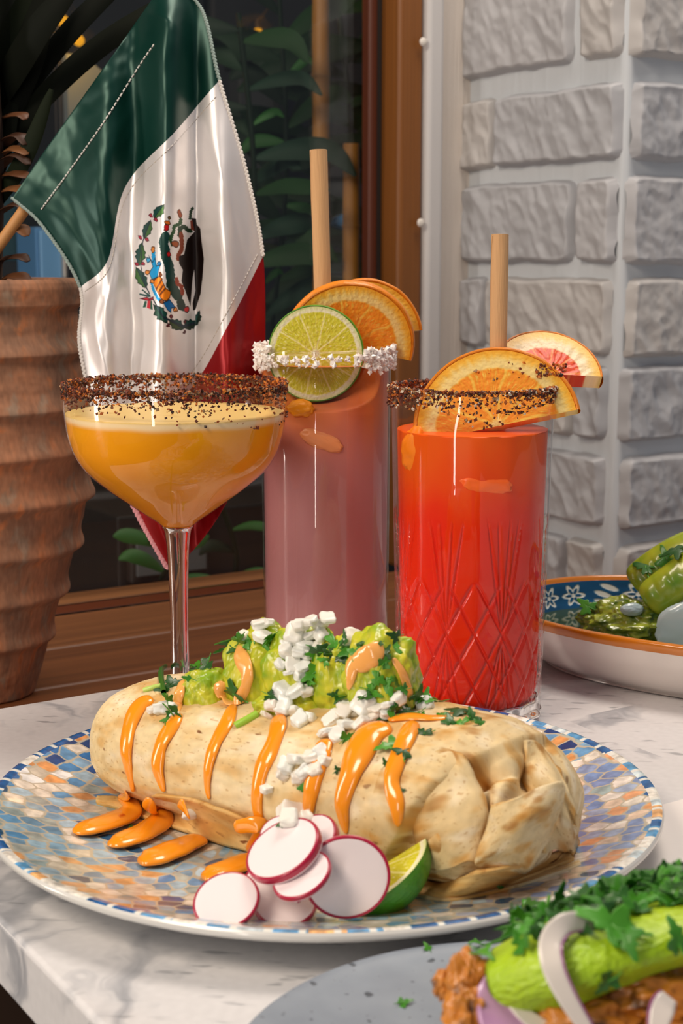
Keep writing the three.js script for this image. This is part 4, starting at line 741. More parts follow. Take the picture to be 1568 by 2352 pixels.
{
  const c = pix(858, 2000, 0.484), t = thing('lime_wedge', 'green lime wedge between the large radish slice and the burrito', 'lime wedge', c), r = 0.0150;
  const W = 0.95, half = (u, v) => { const a = (u - 0.5) * W * 2, y = (v - 0.5) * Math.PI; return V3(Math.cos(y) * Math.cos(a) * r, Math.sin(y) * r * 1.3, Math.cos(y) * Math.sin(a) * r); };
  mesh('rind', gridGeo(30, 30, half), limeRind, t);
  for (const s of [0, 1]) {
    const g = gridGeo(20, 30, (u, v) => { const p = half(s, v); return p.multiplyScalar(u); }, false, (u, v) => [0.5 + 0.5 * u * Math.cos((v - 0.5) * Math.PI), 0.5 + 0.5 * u * Math.sin((v - 0.5) * Math.PI)]);
    piece('flesh', g, std(0xffffff, 0.25, { map: texLime, clearcoat: 0.5 }), t);
  }
  const X = V3(0.50, -0.75, 0.40).normalize(), Y0 = V3(0.82, 0.53, -0.03), Z = X.clone().cross(Y0).normalize(), Y = Z.clone().cross(X).normalize();
  t.quaternion.setFromRotationMatrix(new THREE.Matrix4().makeBasis(X, Y, Z));
}

// ---------------------------------------------------------------- glasses
const yOf = (py, px, z) => { const d = dirOf(px, py); return CAM_H + d.y * (z / d.z); };
const mPer = (py, px, z) => z / dirOf(px, py).z / FPX;
function grains(n, fn, size, cols, s) {              // loose grains of chilli or salt, one merged part
  const list = [], base = new THREE.OctahedronGeometry(1, 0); base.deleteAttribute('uv');
  const c = new THREE.Color(), q = new THREE.Quaternion(), m = new THREE.Matrix4();
  for (let i = 0; i < n; i++) {
    const p = fn(i); if (!p) continue;
    const g = base.clone(), k = size * rr(0.45, 1.4); q.setFromEuler(new THREE.Euler(rr(0, 6), rr(0, 6), rr(0, 6)));
    g.applyMatrix4(m.compose(p, q, V3(k * rr(0.6, 1.3), k * rr(0.4, 1), k * rr(0.6, 1.2))));
    const col = lin(cols[Math.floor(rnd() * cols.length)]), a = new Float32Array(g.attributes.position.count * 3); for (let j = 0; j < a.length; j += 3) a.set(col, j); g.setAttribute('color', new THREE.BufferAttribute(a, 3)); list.push(g);
  }
  return mergeGeometries(list);
}
const chiliCols = [0x5a2410, 0x3a1609, 0x7c3512, 0x8c4416, 0x4a1d0c, 0xb05a1c, 0xd07a28, 0x2a1108, 0x9a7a58, 0x6a2a0e], saltCols = [0xfaf6f2, 0xf0e9e2, 0xffffff, 0xe8dcd6];
const grainMat = std(0xffffff, 0.6, { vertexColors: true }), saltMat = std(0xffffff, 0.25, { vertexColors: true, clearcoat: 0.4 });
const paper = std(0xcfa374, 0.8, { bumpMap: grain, bumpScale: 0.0003 }), paperIn = std(0xe9cfa6, 0.8);
function straw(label, a, b, r) {
  const t = thing('paper_straw', label, 'straw', b.clone()), dir = a.clone().sub(b), L = dir.length();
  mesh('paper_tube', lathe([[r, 0], [r, L * 0.33], [r, L * 0.66], [r, L - 0.0003], [r - 0.0003, L], [r - 0.0006, L - 0.0002], [r - 0.0007, L * 0.5], [r - 0.0007, 0]], 32), paper, t);
  const P = []; for (let i = 0; i <= 80; i++) { const k = i / 80, an = k * 5.2; P.push(V3(Math.sin(an) * (r + 0.00002), k * L * 0.995, Math.cos(an) * (r + 0.00002))); }
  mesh('spiral_seam', tube(P, 0.00012, 160, 5), std(0xa87c4e, 0.9), t);
  t.quaternion.setFromUnitVectors(V3(0, 1, 0), dir.normalize()); return t;
}
// cut citrus: a disc or half disc in its own xy plane, z its thickness
function citrusSlice(name, label, cat, r, th, a0, a1, map, rindMat, pithMat, pos, group, rindW = 0.05) {
  const t = thing(name, label, cat, pos, group), nA = Math.round(64 * (a1 - a0) / (2 * Math.PI)) + 8, full = a1 - a0 > 6.2;
  const at = (a, q, z) => V3(Math.cos(a) * q, Math.sin(a) * q, z), bump = (a) => 1 + 0.012 * nz(a * 3, r * 900, 2);
  mesh('rind', gridGeo(nA, 12, (u, v) => { const a = lerp(a0, a1, u), k = v * Math.PI * 2, c = r * (1 - rindW / 2) * bump(a); return at(a, c + Math.cos(k) * r * rindW / 2 * (1 + 0.3 * Math.abs(Math.cos(k))), Math.sin(k) * th * 0.5); }), rindMat, t);
  const flesh = std(0xffffff, 0.8, { map, clearcoat: 0.5, clearcoatRoughness: 0.12, transmission: 0.3, bumpMap: grain, bumpScale: 0.0005 });
  for (const s of [1, -1]) piece('flesh', gridGeo(nA, 14, (u, v) => at(lerp(a0, a1, u), v * r * (1 - rindW * 0.9), s * (th * 0.47 + 0.0003 * nz(u * 40, v * 9, s) * (v < 0.85 ? 1 : 0))), false, (u, v) => [0.5 + 0.5 * v * Math.cos(lerp(a0, a1, u)), 0.5 + 0.5 * v * Math.sin(lerp(a0, a1, u))]), flesh, t);
  if (!full) for (const a of [a0, a1]) piece('cut_side', gridGeo(12, 4, (u, v) => at(a, (u) * r * (1 - rindW * 0.5), (v - 0.5) * th * 0.94), false, (u, v) => [0.5 + 0.45 * u * Math.cos(a + 0.2), 0.5 + 0.45 * u * Math.sin(a + 0.2)]), flesh, t);
  return t;
}
const aim = (t, X, N) => { const Z = N.clone().normalize(), x = X.clone().addScaledVector(Z, -X.dot(Z)).normalize(); t.quaternion.setFromRotationMatrix(new THREE.Matrix4().makeBasis(x, Z.clone().cross(x), Z)); return t; };
const orangeRind = std(0xf08a06, 0.38, { clearcoat: 0.3, bumpMap: grain, bumpScale: 0.0006 }), orangePale = std(0xf8d98a, 0.5);

// --- coupe
const CZ = -0.672, CX = pix(402, 885, 1).x * 1, coupeX = (402 - 784) / FPX * (CZ / dirOf(402, 885).z);
{
  const y = (py) => yOf(py, 402, CZ), s = (py) => mPer(py, 402, CZ), out = [[885, 252.5], [905, 253.5], [940, 254], [975, 250], [1005, 244], [1040, 232], [1078, 206], [1120, 158], [1150, 116], [1178, 76], [1194, 52], [1204, 40]];
  const t = thing('coupe_glass', 'stemmed coupe cocktail glass with a chilli rim in front of the flag', 'glass', V3(coupeX, 0, CZ));
  const prof = smoothProf(out.map(([py, r]) => [r * s(py), y(py)]), 90);
  mesh('bowl', lathe(prof, 128), glassThin, t);
  const r0 = 253 * s(885); mesh('lip', new THREE.TorusGeometry(r0 - 0.0003, 0.0005, 10, 128).rotateX(Math.PI / 2).translate(0, y(885), 0), glassThin, t);
  const stemTop = y(1206);
  mesh('stem', lathe(smoothProf([[0, stemTop + 0.0008], [34 * s(1206), stemTop], [30 * s(1216), y(1222)], [25 * s(1260), y(1265)], [22 * s(1350), y(1350)], [20.5 * s(1440), y(1440)], [22 * s(1540), y(1540)], [26 * s(1600), y(1600)], [0.0075, 0.0075], [0.012, 0.0045], [0.022, 0.0026], [0.0325, 0.0018], [0.034, 0.0010], [0.033, 0.0002], [0.02, 0.0003], [0, 0.0004]], 110), 64), glassSolid, t);
  const grainAt = (inner, dn) => { const a = rr(0, 6.283), py = 884 + dn, r = (253 + (inner ? -2 : 2)) * s(885) + (inner ? -1 : 1) * Math.abs(rr(0, 0.0006)); return V3(Math.sin(a) * r, y(py) + 0.0004, Math.cos(a) * r); };
  const g1 = grains(5200, (i) => { if (i < 700) { const p = grainAt(false, -3 + rr(-3, 4)); return p; } if (i < 3000) return grainAt(true, rr(-4, 1) + Math.abs(rr(0, 1) * rr(0, 1)) * 52); const a = rr(-3.14, 3.14), bias = 0.55 + 0.45 * Math.sin(a + 0.1); const dn = -2 + Math.pow(rnd(), 2.6) * (26 + 62 * bias); if (rnd() > 0.35 + 0.6 * Math.exp(-dn / 16)) return null; const r = 253.5 * s(890) + rr(0.0001, 0.0008); return V3(Math.sin(a) * r, y(885 + dn), Math.cos(a) * r); }, 0.00075, chiliCols);
  tag(mesh('chilli_rim', g1, grainMat, t), null, null, null, 'stuff');
  // the drink
  const d = thing('orange_cocktail', 'cloudy orange cocktail with a pale foam line in the coupe glass', 'drink', V3(coupeX, 0, CZ)), in_ = prof.filter(([r, yy]) => yy < y(946)).map(([r, yy]) => [r - 0.0006, yy]);
  const top = in_[0], lp = []; for (let i = 0; i <= 12; i++) lp.push([top[0] * i / 12, top[1] + 0.0002]); lp.push(...in_); lp.push([0, in_[in_.length - 1][1]]);
  const g = lathe(lp, 128), yt = top[1], yb = y(1200);
  vcol(g, (p) => { const k = (yt - p.y) / (yt - yb), foam = sstep(0.085, 0.03, k + 0.02 * nz(p.x * 60, p.z * 60, 2)), sw = 0.5 + 1.0 * fbm(p.x * 34, p.y * 40, p.z * 34 + 2, 3), base = [lerp(0.80, 0.92, sw), lerp(0.29, 0.39, sw) * lerp(1.05, 0.82, k), lerp(0.004, 0.012, sw)]; if (k < 0.004) return mixc([0.88, 0.62, 0.22], [0.55, 0.26, 0.05], sstep(0.2, 0.5, fbm(p.x * 70, 3, p.z * 70, 3))); return mixc(base, [0.93, 0.72, 0.42], foam); });
  mesh('liquid', g, std(0xffffff, 0.3, { vertexColors: true, specularIntensity: 0.25 }), d);
}
// --- pink highball
const PZ = -0.742, pkX = (747 - 784) / FPX * (PZ / dirOf(747, 800).z);
const flute = (a, r) => { return r * (1 + 0.0055 * Math.cos(12 * (a + 0.13))); };
const pkPt = (px, py, k) => { const z = PZ + k; return pix(px, py, 1).sub(EYE).multiplyScalar(z / dirOf(px, py).z).add(EYE); };   // on the plane k metres in front of the axis
const pkR = (yy) => lerp(144, 149, clamp(yy / 0.166, 0, 1)) * mPer(1000, 747, PZ);
const limeC = pkPt(725, 812, 0.0150), limeR = 110.5 * mPer(812, 725, PZ + 0.0150);
{
  const yR = yOf(801, 747, PZ), t = thing('highball_glass', 'tall faceted highball glass with a salt rim behind the burrito', 'glass', V3(pkX, 0, PZ));
  const P = []; for (let i = 0; i <= 40; i++) { const yy = lerp(yR, 0.0012, i / 40); P.push([pkR(yy), yy]); } P.push([pkR(0) - 0.0006, 0.0002], [0, 0.0002]);
  mesh('wall', lathe(P, 240, (a, r, yy) => yy > yR - 0.012 ? lerp(flute(a, r), r, sstep(yR - 0.012, yR - 0.002, yy)) : flute(a, r)), glassThin, t);
  mesh('lip', new THREE.TorusGeometry(pkR(yR) - 0.0004, 0.0006, 10, 96).rotateX(Math.PI / 2).translate(0, yR, 0), glassThin, t);
  mesh('thick_base', lathe(smoothProf([[0, 0.011], [pkR(0) - 0.003, 0.0108], [pkR(0) - 0.0012, 0.009], [pkR(0) - 0.0012, 0.001], [0, 0.0008]], 40), 64), glassSolid, t);
  const px2a = (px) => Math.asin(clamp((px - 747) / 148, -1, 1));
  tag(mesh('salt_rim', grains(1250, (i) => { const z = rnd(); let a, dn; if (z < 0.34) { a = rr(-2.2, -0.95); dn = rr(-10, 18 + 34 * rnd()) ; } else if (z < 0.70) { a = rr(0.62, 2.1); dn = rr(-6, 20 + 30 * rnd()); } else if (z < 0.86) { a = px2a(rr(625, 836)); dn = 10 + 26 * rnd() * (0.6 + 0.6 * nz(a * 9, 2, 3)); if (nz(a * 14, dn * 0.05, 7) < -0.12) return null; } else { a = rr(2.2, 4.1); dn = rr(-4, 8); } const r = pkR(yR) + rr(0.0002, 0.0022) * (z < 0.68 ? 1 : 0.6); return V3(Math.sin(a) * r, yOf(800 + dn, 747, PZ), Math.cos(a) * r); }, 0.00145, saltCols), saltMat, t), null, null, null, 'stuff');
  // drink
  const d = thing('pink_cocktail', 'cloudy pink cocktail, orange towards the top, in the tall highball glass', 'drink', V3(pkX, 0, PZ)), yT = yOf(834, 747, PZ), lp = [];
  for (let i = 0; i <= 10; i++) lp.push([(pkR(yT) - 0.0009) * i / 10, yT]); for (let i = 1; i <= 150; i++) { const yy = lerp(yT, 0.012, i / 150); lp.push([pkR(yy) - 0.0009, yy]); } lp.push([0, 0.012]);
  const lc = limeC.clone().sub(d.position);
  const g = lathe(lp, 320, (a, r, yy) => { let q = flute(a, r) - 0.0002; const zl = lc.z - 0.0035; if (Math.cos(a) * q > zl && yy < yT - 0.0001) { const x = zl * Math.tan(a), dd = Math.hypot(x - lc.x, yy - lc.y) / limeR; q = lerp(q, zl / Math.cos(a), sstep(1.16, 1.0, dd)); } return q; });
  vcol(g, (p) => { const py = toPx(p.clone().add(d.position))[1], k = sstep(880, 1090, py + 50 * fbm(p.x * 60, p.y * 30, p.z * 60, 3) - 25), c = 0.5 + 0.9 * fbm(p.x * 90, p.y * 16, p.z * 40, 3), mid = Math.exp(-(((p.x - 0.008) / 0.010) ** 2)) * sstep(1500, 1000, py);
    const top = mixc([0.80, 0.24, 0.05], [0.62, 0.13, 0.03], c), low = mixc([0.56, 0.22, 0.22], [0.64, 0.30, 0.30], c); return mixc(mixc(top, low, k), [0.56, 0.15, 0.10], 0.45 * mid); });
  mesh('liquid', g, std(0xffffff, 0.3, { vertexColors: true, specularIntensity: 0.25 }), d);
  aim(citrusSlice('lime_slice', 'round lime slice slotted into the salted rim of the tall glass', 'lime slice', limeR, 0.0042, 0, Math.PI * 2, texLime, limeRind, null, limeC, null, 0.035), V3(1, 0.1, 0), V3(-0.05, 0.03, 1));
  // orange half wheels
  const o1 = pkPt(800, 792, -0.002), r1 = 152 * mPer(790, 800, PZ);
  aim(citrusSlice('orange_slice', 'half orange slice behind the lime slice in the tall glass', 'orange slice', r1, 0.0062, -0.15, Math.PI + 0.25, texOrange, orangeRind, orangePale, o1, 'orange slices in the tall glass', 0.06), V3(1, -0.12, 0), V3(0.10, -0.28, 1));
  const o2 = pkPt(838, 775, -0.014), r2 = 134 * mPer(790, 800, PZ - 0.014);
  aim(citrusSlice('orange_slice', 'orange slice at the back of the tall glass showing only its upper edge', 'orange slice', r2, 0.0062, 0.1, Math.PI, texOrange, orangeRind, orangePale, o2, 'orange slices in the tall glass', 0.07), V3(1, 0.05, 0.2), V3(0.15, 0.10, 1));
  const inDrink = (name, label, cat, px, py, geo, mat, rot) => { const z = 0.0255, p = pkPt(px, py, z), q = V3(p.x - pkX, 0, p.z - PZ), R0 = pkR(p.y) * 0.93; const zz = Math.sqrt(Math.max(0, R0 * R0 - q.x * q.x)); const t2 = thing(name, label, cat, pkPt(px, py, zz + 0.0006)); mesh('flesh', geo, mat, t2); t2.rotation.set(...rot); return t2; };
  const pk = std(0xf2a23c, 0.4), pk2 = std(0xe8925a, 0.4);
  const w1 = new THREE.CylinderGeometry(0.010, 0.0115, 0.0045, 24, 1, false, 0, Math.PI * 0.42).rotateX(Math.PI / 2);
  straw('kraft paper straw standing in the tall pink drink', pkPt(731, 344, -0.010), pkPt(762, 1380, -0.004), 20 * mPer(500, 731, PZ - 0.01));
  inDrink('orange_piece', 'bright yellow orange piece pressed to the glass just below the lime slice', 'orange piece', 690, 938, lump(0.0066, 0.0042, 0.0026, 3, 0.25, 2, 8), std(0xf59a14, 0.4), [0, -0.35, 0]);
  inDrink('orange_piece', 'orange slice end hanging in the pink drink below the lime slice', 'orange piece', 738, 1012, lump(0.0105, 0.0042, 0.0022, 6, 0.2, 1.4, 10), pk2, [0, 0, -0.42]);
}
// --- red cut tumbler
const RZ = -0.686, rdX = (1086 - 784) / FPX * (RZ / dirOf(1086, 888).z), rdTop = yOf(887, 1086, RZ), rdBase = 0.033;
const rdPt = (px, py, k) => { const z = RZ + k; return dirOf(px, py).multiplyScalar(z / dirOf(px, py).z).add(EYE); };
const rdRad = (yy) => lerp(0.0332, 0.0367, clamp(yy / rdTop, 0, 1));
function cut(a, yy) {                                // depth of the cut pattern, 0..1
  const n = 8, w = 2 * Math.PI / n, yc = yOf(1310, 1086, RZ), yb = yOf(1640, 1086, RZ), W = rdRad(yy) * w; let k = 0;
  const V = (d, h) => Math.max(0, 1 - Math.abs(d) / h), off = 0.02;
  const q = ((((a + off) % w) + w) % w - w / 2) / w;     // -0.5..0.5 across a panel
  const per = 0.0245, fy = (yOf(1420, 1086, RZ) - yy) / per;
  if (yy < yc + 0.002) { for (const s of [1, -1]) { const d = (((q * 2 + s * fy) % 1) + 1.5) % 1 - 0.5; k = Math.max(k, V(d, 0.085) * sstep(yc + 0.002, yc - 0.004, yy)); } }
  // fans rising and falling from the nodes
  for (const [node, up, len] of [[yOf(1428, 1086, RZ), 1, 0.056], [yOf(1432, 1086, RZ), -1, 0.038]]) {
    const dy = (yy - node) * up;
    if (dy > 0 && dy < len) for (const s of [-0.20, -0.075, 0.075, 0.20]) { const wd = 0.036 * (1 - Math.abs(dy / len * 2 - 0.9) * 0.8); k = Math.max(k, 0.8 * V(q - s * dy / len * 1.6, Math.max(0.006, wd)) * sstep(0, 0.004, dy) * sstep(len, len - 0.012, dy)); }
  }
  return k * sstep(yb - 0.008, yb + 0.002, yy);
}
{
  const t = thing('cut_glass_tumbler', 'tall cut crystal tumbler with a chilli rim holding the red drink', 'glass', V3(rdX, 0, RZ));
  const P = []; for (let i = 0; i <= 230; i++) { const yy = lerp(rdTop, 0.0022, i / 230); P.push([rdRad(yy), yy]); } P.push([0.0325, 0.0008], [0.031, 0.0003], [0, 0.0003]);
  const rib = (a, r, yy) => r * (1 + 0.004 * Math.cos(a * 16) * sstep(rdTop - 0.002, rdTop - 0.02, yy)) - 0.0015 * cut(a, yy);
  mesh('wall', lathe(P, 520, rib), glassThin, t);
  mesh('lip', new THREE.TorusGeometry(rdRad(rdTop) - 0.0004, 0.0007, 10, 96).rotateX(Math.PI / 2).translate(0, rdTop, 0), glassThin, t);
  mesh('thick_base', lathe(smoothProf([[0, 0.0085], [0.0275, 0.0085], [0.0312, 0.010], [0.0318, 0.006], [0.0312, 0.0015], [0, 0.0012]], 40), 160, (a, r) => r * (1 + 0.012 * Math.cos(a * 16))), glassSolid, t);
  tag(mesh('chilli_rim', grains(4200, (i) => { let a, dn, r; if (i < 600) { a = rr(0, 6.283); dn = rr(-6, 5); r = rdRad(rdTop) + rr(-0.0012, 0.0012); } else if (i < 2000) { a = rr(1.6, 4.7); dn = rr(-4, 2) + rnd() * rnd() * 36; r = rdRad(rdTop) - rr(0.0002, 0.0012); } else { a = rr(-2.2, 2.2); const edge = sstep(0.5, 1.3, Math.abs(a)); dn = -4 + Math.pow(rnd(), 1.7) * (a < -0.55 ? 46 : 34 + 46 * Math.exp(-((a - 0.05) ** 2) / 0.25)); if (rnd() > 0.4 + 0.6 * Math.exp(-dn / 22)) return null; r = rdRad(rdTop) + rr(0.0001, 0.0010 + 0.0007 * edge); } return V3(Math.sin(a) * r, yOf(888 + dn, 1086, RZ), Math.cos(a) * r); }, 0.0008, chiliCols.concat([0xd8c8b4])), grainMat, t), null, null, null, 'stuff');
  const d = thing('red_cocktail', 'bright orange-red cocktail filling the cut crystal tumbler', 'drink', V3(rdX, 0, RZ)), yT = yOf(984, 1086, RZ), lp = [];
  for (let i = 0; i <= 10; i++) lp.push([(rdRad(yT) - 0.0024) * i / 10, yT]); for (let i = 1; i <= 200; i++) { const yy = lerp(yT, 0.0092, i / 200), rb = yy < 0.015 ? sstep(0.006, 0.015, yy) : 1; lp.push([(rdRad(yy) - 0.0024) * lerp(0.86, 1, rb), yy]); } lp.push([0, 0.0092]);
  const g = lathe(lp, 520, (a, r, yy) => yy < yT - 0.0004 ? r * (1 + 0.004 * Math.cos(a * 16)) - 0.0013 * cut(a, yy) : r);
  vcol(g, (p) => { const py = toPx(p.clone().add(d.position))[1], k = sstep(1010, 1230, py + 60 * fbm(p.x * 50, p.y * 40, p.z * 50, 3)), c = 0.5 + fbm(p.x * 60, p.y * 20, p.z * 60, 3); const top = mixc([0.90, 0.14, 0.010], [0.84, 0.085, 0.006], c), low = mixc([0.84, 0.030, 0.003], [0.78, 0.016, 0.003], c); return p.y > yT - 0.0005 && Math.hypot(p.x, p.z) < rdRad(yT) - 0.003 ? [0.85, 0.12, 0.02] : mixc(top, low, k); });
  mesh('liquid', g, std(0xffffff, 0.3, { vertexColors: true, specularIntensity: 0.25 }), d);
  straw('kraft paper straw standing in the red drink', rdPt(1148, 538, -0.012), rdPt(1132, 1500, -0.002), 20 * mPer(600, 1148, RZ - 0.012));
  const oc = rdPt(1142, 984, 0.012), rr1 = 190 * mPer(940, 1140, RZ);
  aim(citrusSlice('orange_slice', 'half orange slice resting tilted on the chilli rim of the red drink', 'orange slice', rr1, 0.0075, 0, Math.PI, texOrange, orangeRind, orangePale, oc, 'orange slices in the red drink', 0.06), V3(1, 0.20, 0.0), V3(-0.12, 0.42, 1));
  const oc2 = rdPt(1252, 872, -0.010), r3 = 134 * mPer(880, 1262, RZ);
  aim(citrusSlice('orange_slice', 'blood orange slice tip sticking out at the right behind the tilted slice', 'orange slice', r3, 0.009, -0.1, Math.PI, texBlood, orangeRind, orangePale, oc2, 'orange slices in the red drink', 0.07), V3(1, 0.10, 0), V3(0.05, 0.75, 0.8));
  scene.updateMatrixWorld(true);
  const last = scene.children.filter((c) => /^orange_slice/.test(c.name)).slice(-2);
  const spots = []; for (let i = 0; i < 60; i++) { const h = hit(1262 + rr(-34, 30) + rr(-10, 10), 850 + rr(-14, 16), last); if (h) spots.push(h.p.clone().addScaledVector(h.n, 0.0003)); } for (let i = 0; i < 14; i++) { const h = hit(rr(1080, 1240), rr(830, 880), last); if (h) spots.push(h.p); }
  if (spots.length) { const cc = thing('chilli_specks', 'dark chilli specks stuck on the tilted orange slice', 'chilli'); cc.userData.kind = 'stuff'; delete cc.userData.category; delete cc.userData.label; tag(cc, 'dark chilli specks stuck on the tilted orange slice', 'chilli', null, 'stuff'); mesh('specks', grains(spots.length, (i) => spots[i], 0.0009, chiliCols), grainMat, cc); }
  const inRed = (label, px, py, geo, col, rot, k = 0.94) => { const q = rdPt(px, py, 0.03), x = q.x - rdX, R0 = rdRad(q.y) * k, zz = Math.sqrt(Math.max(0, R0 * R0 - x * x)); const t2 = thing('orange_piece', label, 'orange piece', rdPt(px, py, zz - 0.002), 'orange pieces inside the red drink'); mesh('flesh', geo, std(col, 0.45), t2); t2.rotation.set(...rot); };
  inRed('orange slice edge sunk at the upper left of the red drink', 948, 1030, lump(0.0058, 0.0105, 0.003, 2, 0.22, 1.6, 8), 0xff8a14, [0, -0.7, -0.25], 0.93);
  inRed('pale orange piece hanging in the middle of the red drink', 1118, 1114, lump(0.0115, 0.0042, 0.0022, 9, 0.2, 1.4, 10), 0xff6a18, [0, 0.1, -0.12], 0.94);
}

// ---------------------------------------------------------------- oval dish at the back right
const DR = -0.489;
{
  const c = V3(0.208, 0, -0.750), t = thing('oval_dish', 'white oval dish with an orange rim and blue floral inside behind the red drink', 'dish', c); t.rotation.y = DR;
  const A = 0.130, B = 0.080, H = 0.032;
  const ov = (prof, seg = 128) => gridGeo(seg, prof.length - 1, (u, v) => { const [k, y] = prof[Math.round(v * (prof.length - 1))], a = u * 2 * Math.PI, cs = Math.cos(a), sn = Math.sin(a), e = 0.86, f = (q) => Math.sign(q) * Math.pow(Math.abs(q), e); return V3((A - k) * f(cs), y, (B - k) * f(sn)); }, true, (u, v) => [u, v]);
  mesh('outside', ov(smoothProf([[0.0006, H - 0.003], [0.0016, H - 0.006], [0.005, 0.018], [0.012, 0.008], [0.022, 0.0018], [0.026, 0.0003], [0.06, 0.0003]], 40)), std(0xdcd5d0, 0.14, { clearcoat: 0.6, clearcoatRoughness: 0.05 }), t);
  mesh('glazed_rim', ov(smoothProf([[0.0018, H - 0.006], [0.0004, H - 0.0035], [0, H - 0.001], [0.001, H], [0.0028, H], [0.0042, H - 0.0022]], 20)), std(0xc77416, 0.2, { clearcoat: 0.6, clearcoatRoughness: 0.06 }), t);
  mesh('patterned_inside', ov(smoothProf([[0.0042, H - 0.0022], [0.007, 0.018], [0.012, 0.010], [0.022, 0.006], [0.06, 0.0055]], 40)), std(0xffffff, 0.12, { map: texTile, clearcoat: 0.6, clearcoatRoughness: 0.05, bumpMap: texTile, bumpScale: 0.0004 }), t);
  const P = (a, y, b) => c.clone().add(V3(a, y, b).applyAxisAngle(V3(0, 1, 0), DR));
  const br = thing('lime_broth', 'shallow pool of green lime broth in the oval dish', 'broth', c); br.rotation.y = DR;
  mesh('liquid', ov(smoothProf([[0.0085, 0.0155], [0.03, 0.0156], [0.061, 0.0156]], 8)), std(0x4a5a1c, 0.06, { clearcoat: 0.6, transmission: 0.35, thickness: 0 }), br);
  // salsa heap, fish, cucumber, avocado
  scene.updateMatrixWorld(true);
  const salsa = thing('green_salsa', 'chopped wet green salsa heap in the oval dish', 'salsa', pix(1440, 1428, 0.768)), sG = lump(0.0225, 0.0125, 0.018, 4, 0.28, 2.2, 30, 5);
  vcol(sG, (p) => { const n = 0.5 + 1.6 * fbm(p.x * 170, p.y * 170, p.z * 170, 3); return mixc([0.05, 0.11, 0.008], [0.42, 0.48, 0.04], clamp(n, 0, 1)); });
  mesh('chopped_herbs', sG, std(0xffffff, 0.16, { vertexColors: true, clearcoat: 0.7, clearcoatRoughness: 0.1 }), salsa);
  const bits = []; for (let i = 0; i < 26; i++) { const g = lump(0.0024, 0.0016, 0.0024, i, 0.3, 2, 3); const a = rr(0, 6.28), r = rr(0.3, 1); bits.push(g.translate(Math.cos(a) * r * 0.025, rr(-0.002, 0.010) * (1.2 - r), Math.abs(Math.sin(a)) * r * 0.021)); }
  mesh('cucumber_dice', merge(bits), std(0x8fa03c, 0.2, { clearcoat: 0.5 }), salsa);
  const fish = std(0xb8ccd0, 0.2, { clearcoat: 0.5 });
  [['pale translucent fish slice at the right edge of the frame in the oval dish', 1580, 1440, 0.745, 0.017, 0.013, [0.1, -0.2, 0.5]], ['pale fish slice between salsa and avocado in the oval dish', 1452, 1400, 0.752, 0.006, 0.0035, [0.5, 0.2, -0.2]]].forEach(([l, x, y, d, w, h, r]) => { const g = thing('fish_slice', l, 'fish slice', pix(x, y, d), 'fish slices in the oval dish'); mesh('flesh', lump(w, h, 0.003, x, 0.12, 1.4, 12), fish, g); g.rotation.set(...r); });
  const avo = std(0xffffff, 0.26, { vertexColors: true, clearcoat: 0.4 });
  const slices = [['upper avocado slice leaning over the salsa in the oval dish', [[1458, 1352], [1500, 1318], [1550, 1285], [1620, 1250]], 0.0110, 0.770], ['lower avocado slice with a yellow cut edge in the oval dish', [[1482, 1388], [1530, 1352], [1580, 1315], [1640, 1280]], 0.0098, 0.755]];
  slices.forEach(([l, pts, w, d]) => { const C = pts.map(([x, y], i) => pix(x, y, d - i * 0.003)), o = C[0].clone(), g = thing('avocado_slice', l, 'avocado slice', o, 'avocado slices in the oval dish'); const q = gridGeo(24, 40, (u, v) => { const p = along(C, v), a = u * 2 * Math.PI, k = Math.pow(Math.max(0, 1 - Math.pow(Math.abs(2 * v - 1), 8)), 0.4), tt = along(C, Math.min(1, v + 0.02)).sub(along(C, Math.max(0, v - 0.02))).normalize(), s = tt.clone().cross(V3(0, 0.3, 1)).normalize(), n = s.clone().cross(tt); return p.addScaledVector(s, Math.cos(a) * w * k).addScaledVector(n, Math.sin(a) * w * 0.6 * k * (1 + 0.2 * fbm(v * 8, u * 6, 3, 3))).sub(o); }, true); vcol(q, (p, i) => { const n = 0.5 + 1.2 * fbm(p.x * 90, p.y * 90, p.z * 90, 3); return mixc([0.12, 0.28, 0.012], [0.50, 0.50, 0.03], clamp(n, 0, 1)); }); mesh('flesh', q, avo, g); });
  scene.updateMatrixWorld(true);
  const heap = scene.children.filter((o) => /^(avocado_slice|green_salsa)/.test(o.name));
  for (const [x, y, s, l] of [[1484, 1300, 60, 'upright cilantro leaf on the upper avocado slice in the oval dish'], [1530, 1284, 54, 'cilantro leaf standing higher on the avocado in the oval dish'], [1556, 1276, 56, 'cilantro leaf at the frame edge on the avocado in the oval dish'], [1372, 1372, 60, 'dark cilantro leaf at the top left of the salsa heap'], [1352, 1400, 50, 'dark cilantro leaf at the left edge of the salsa heap'], [1400, 1368, 46, 'cilantro leaf on the crest of the salsa heap']]) cilantro(x, y, s, l, 'cilantro in the oval dish', 2, 0.7, heap);
}
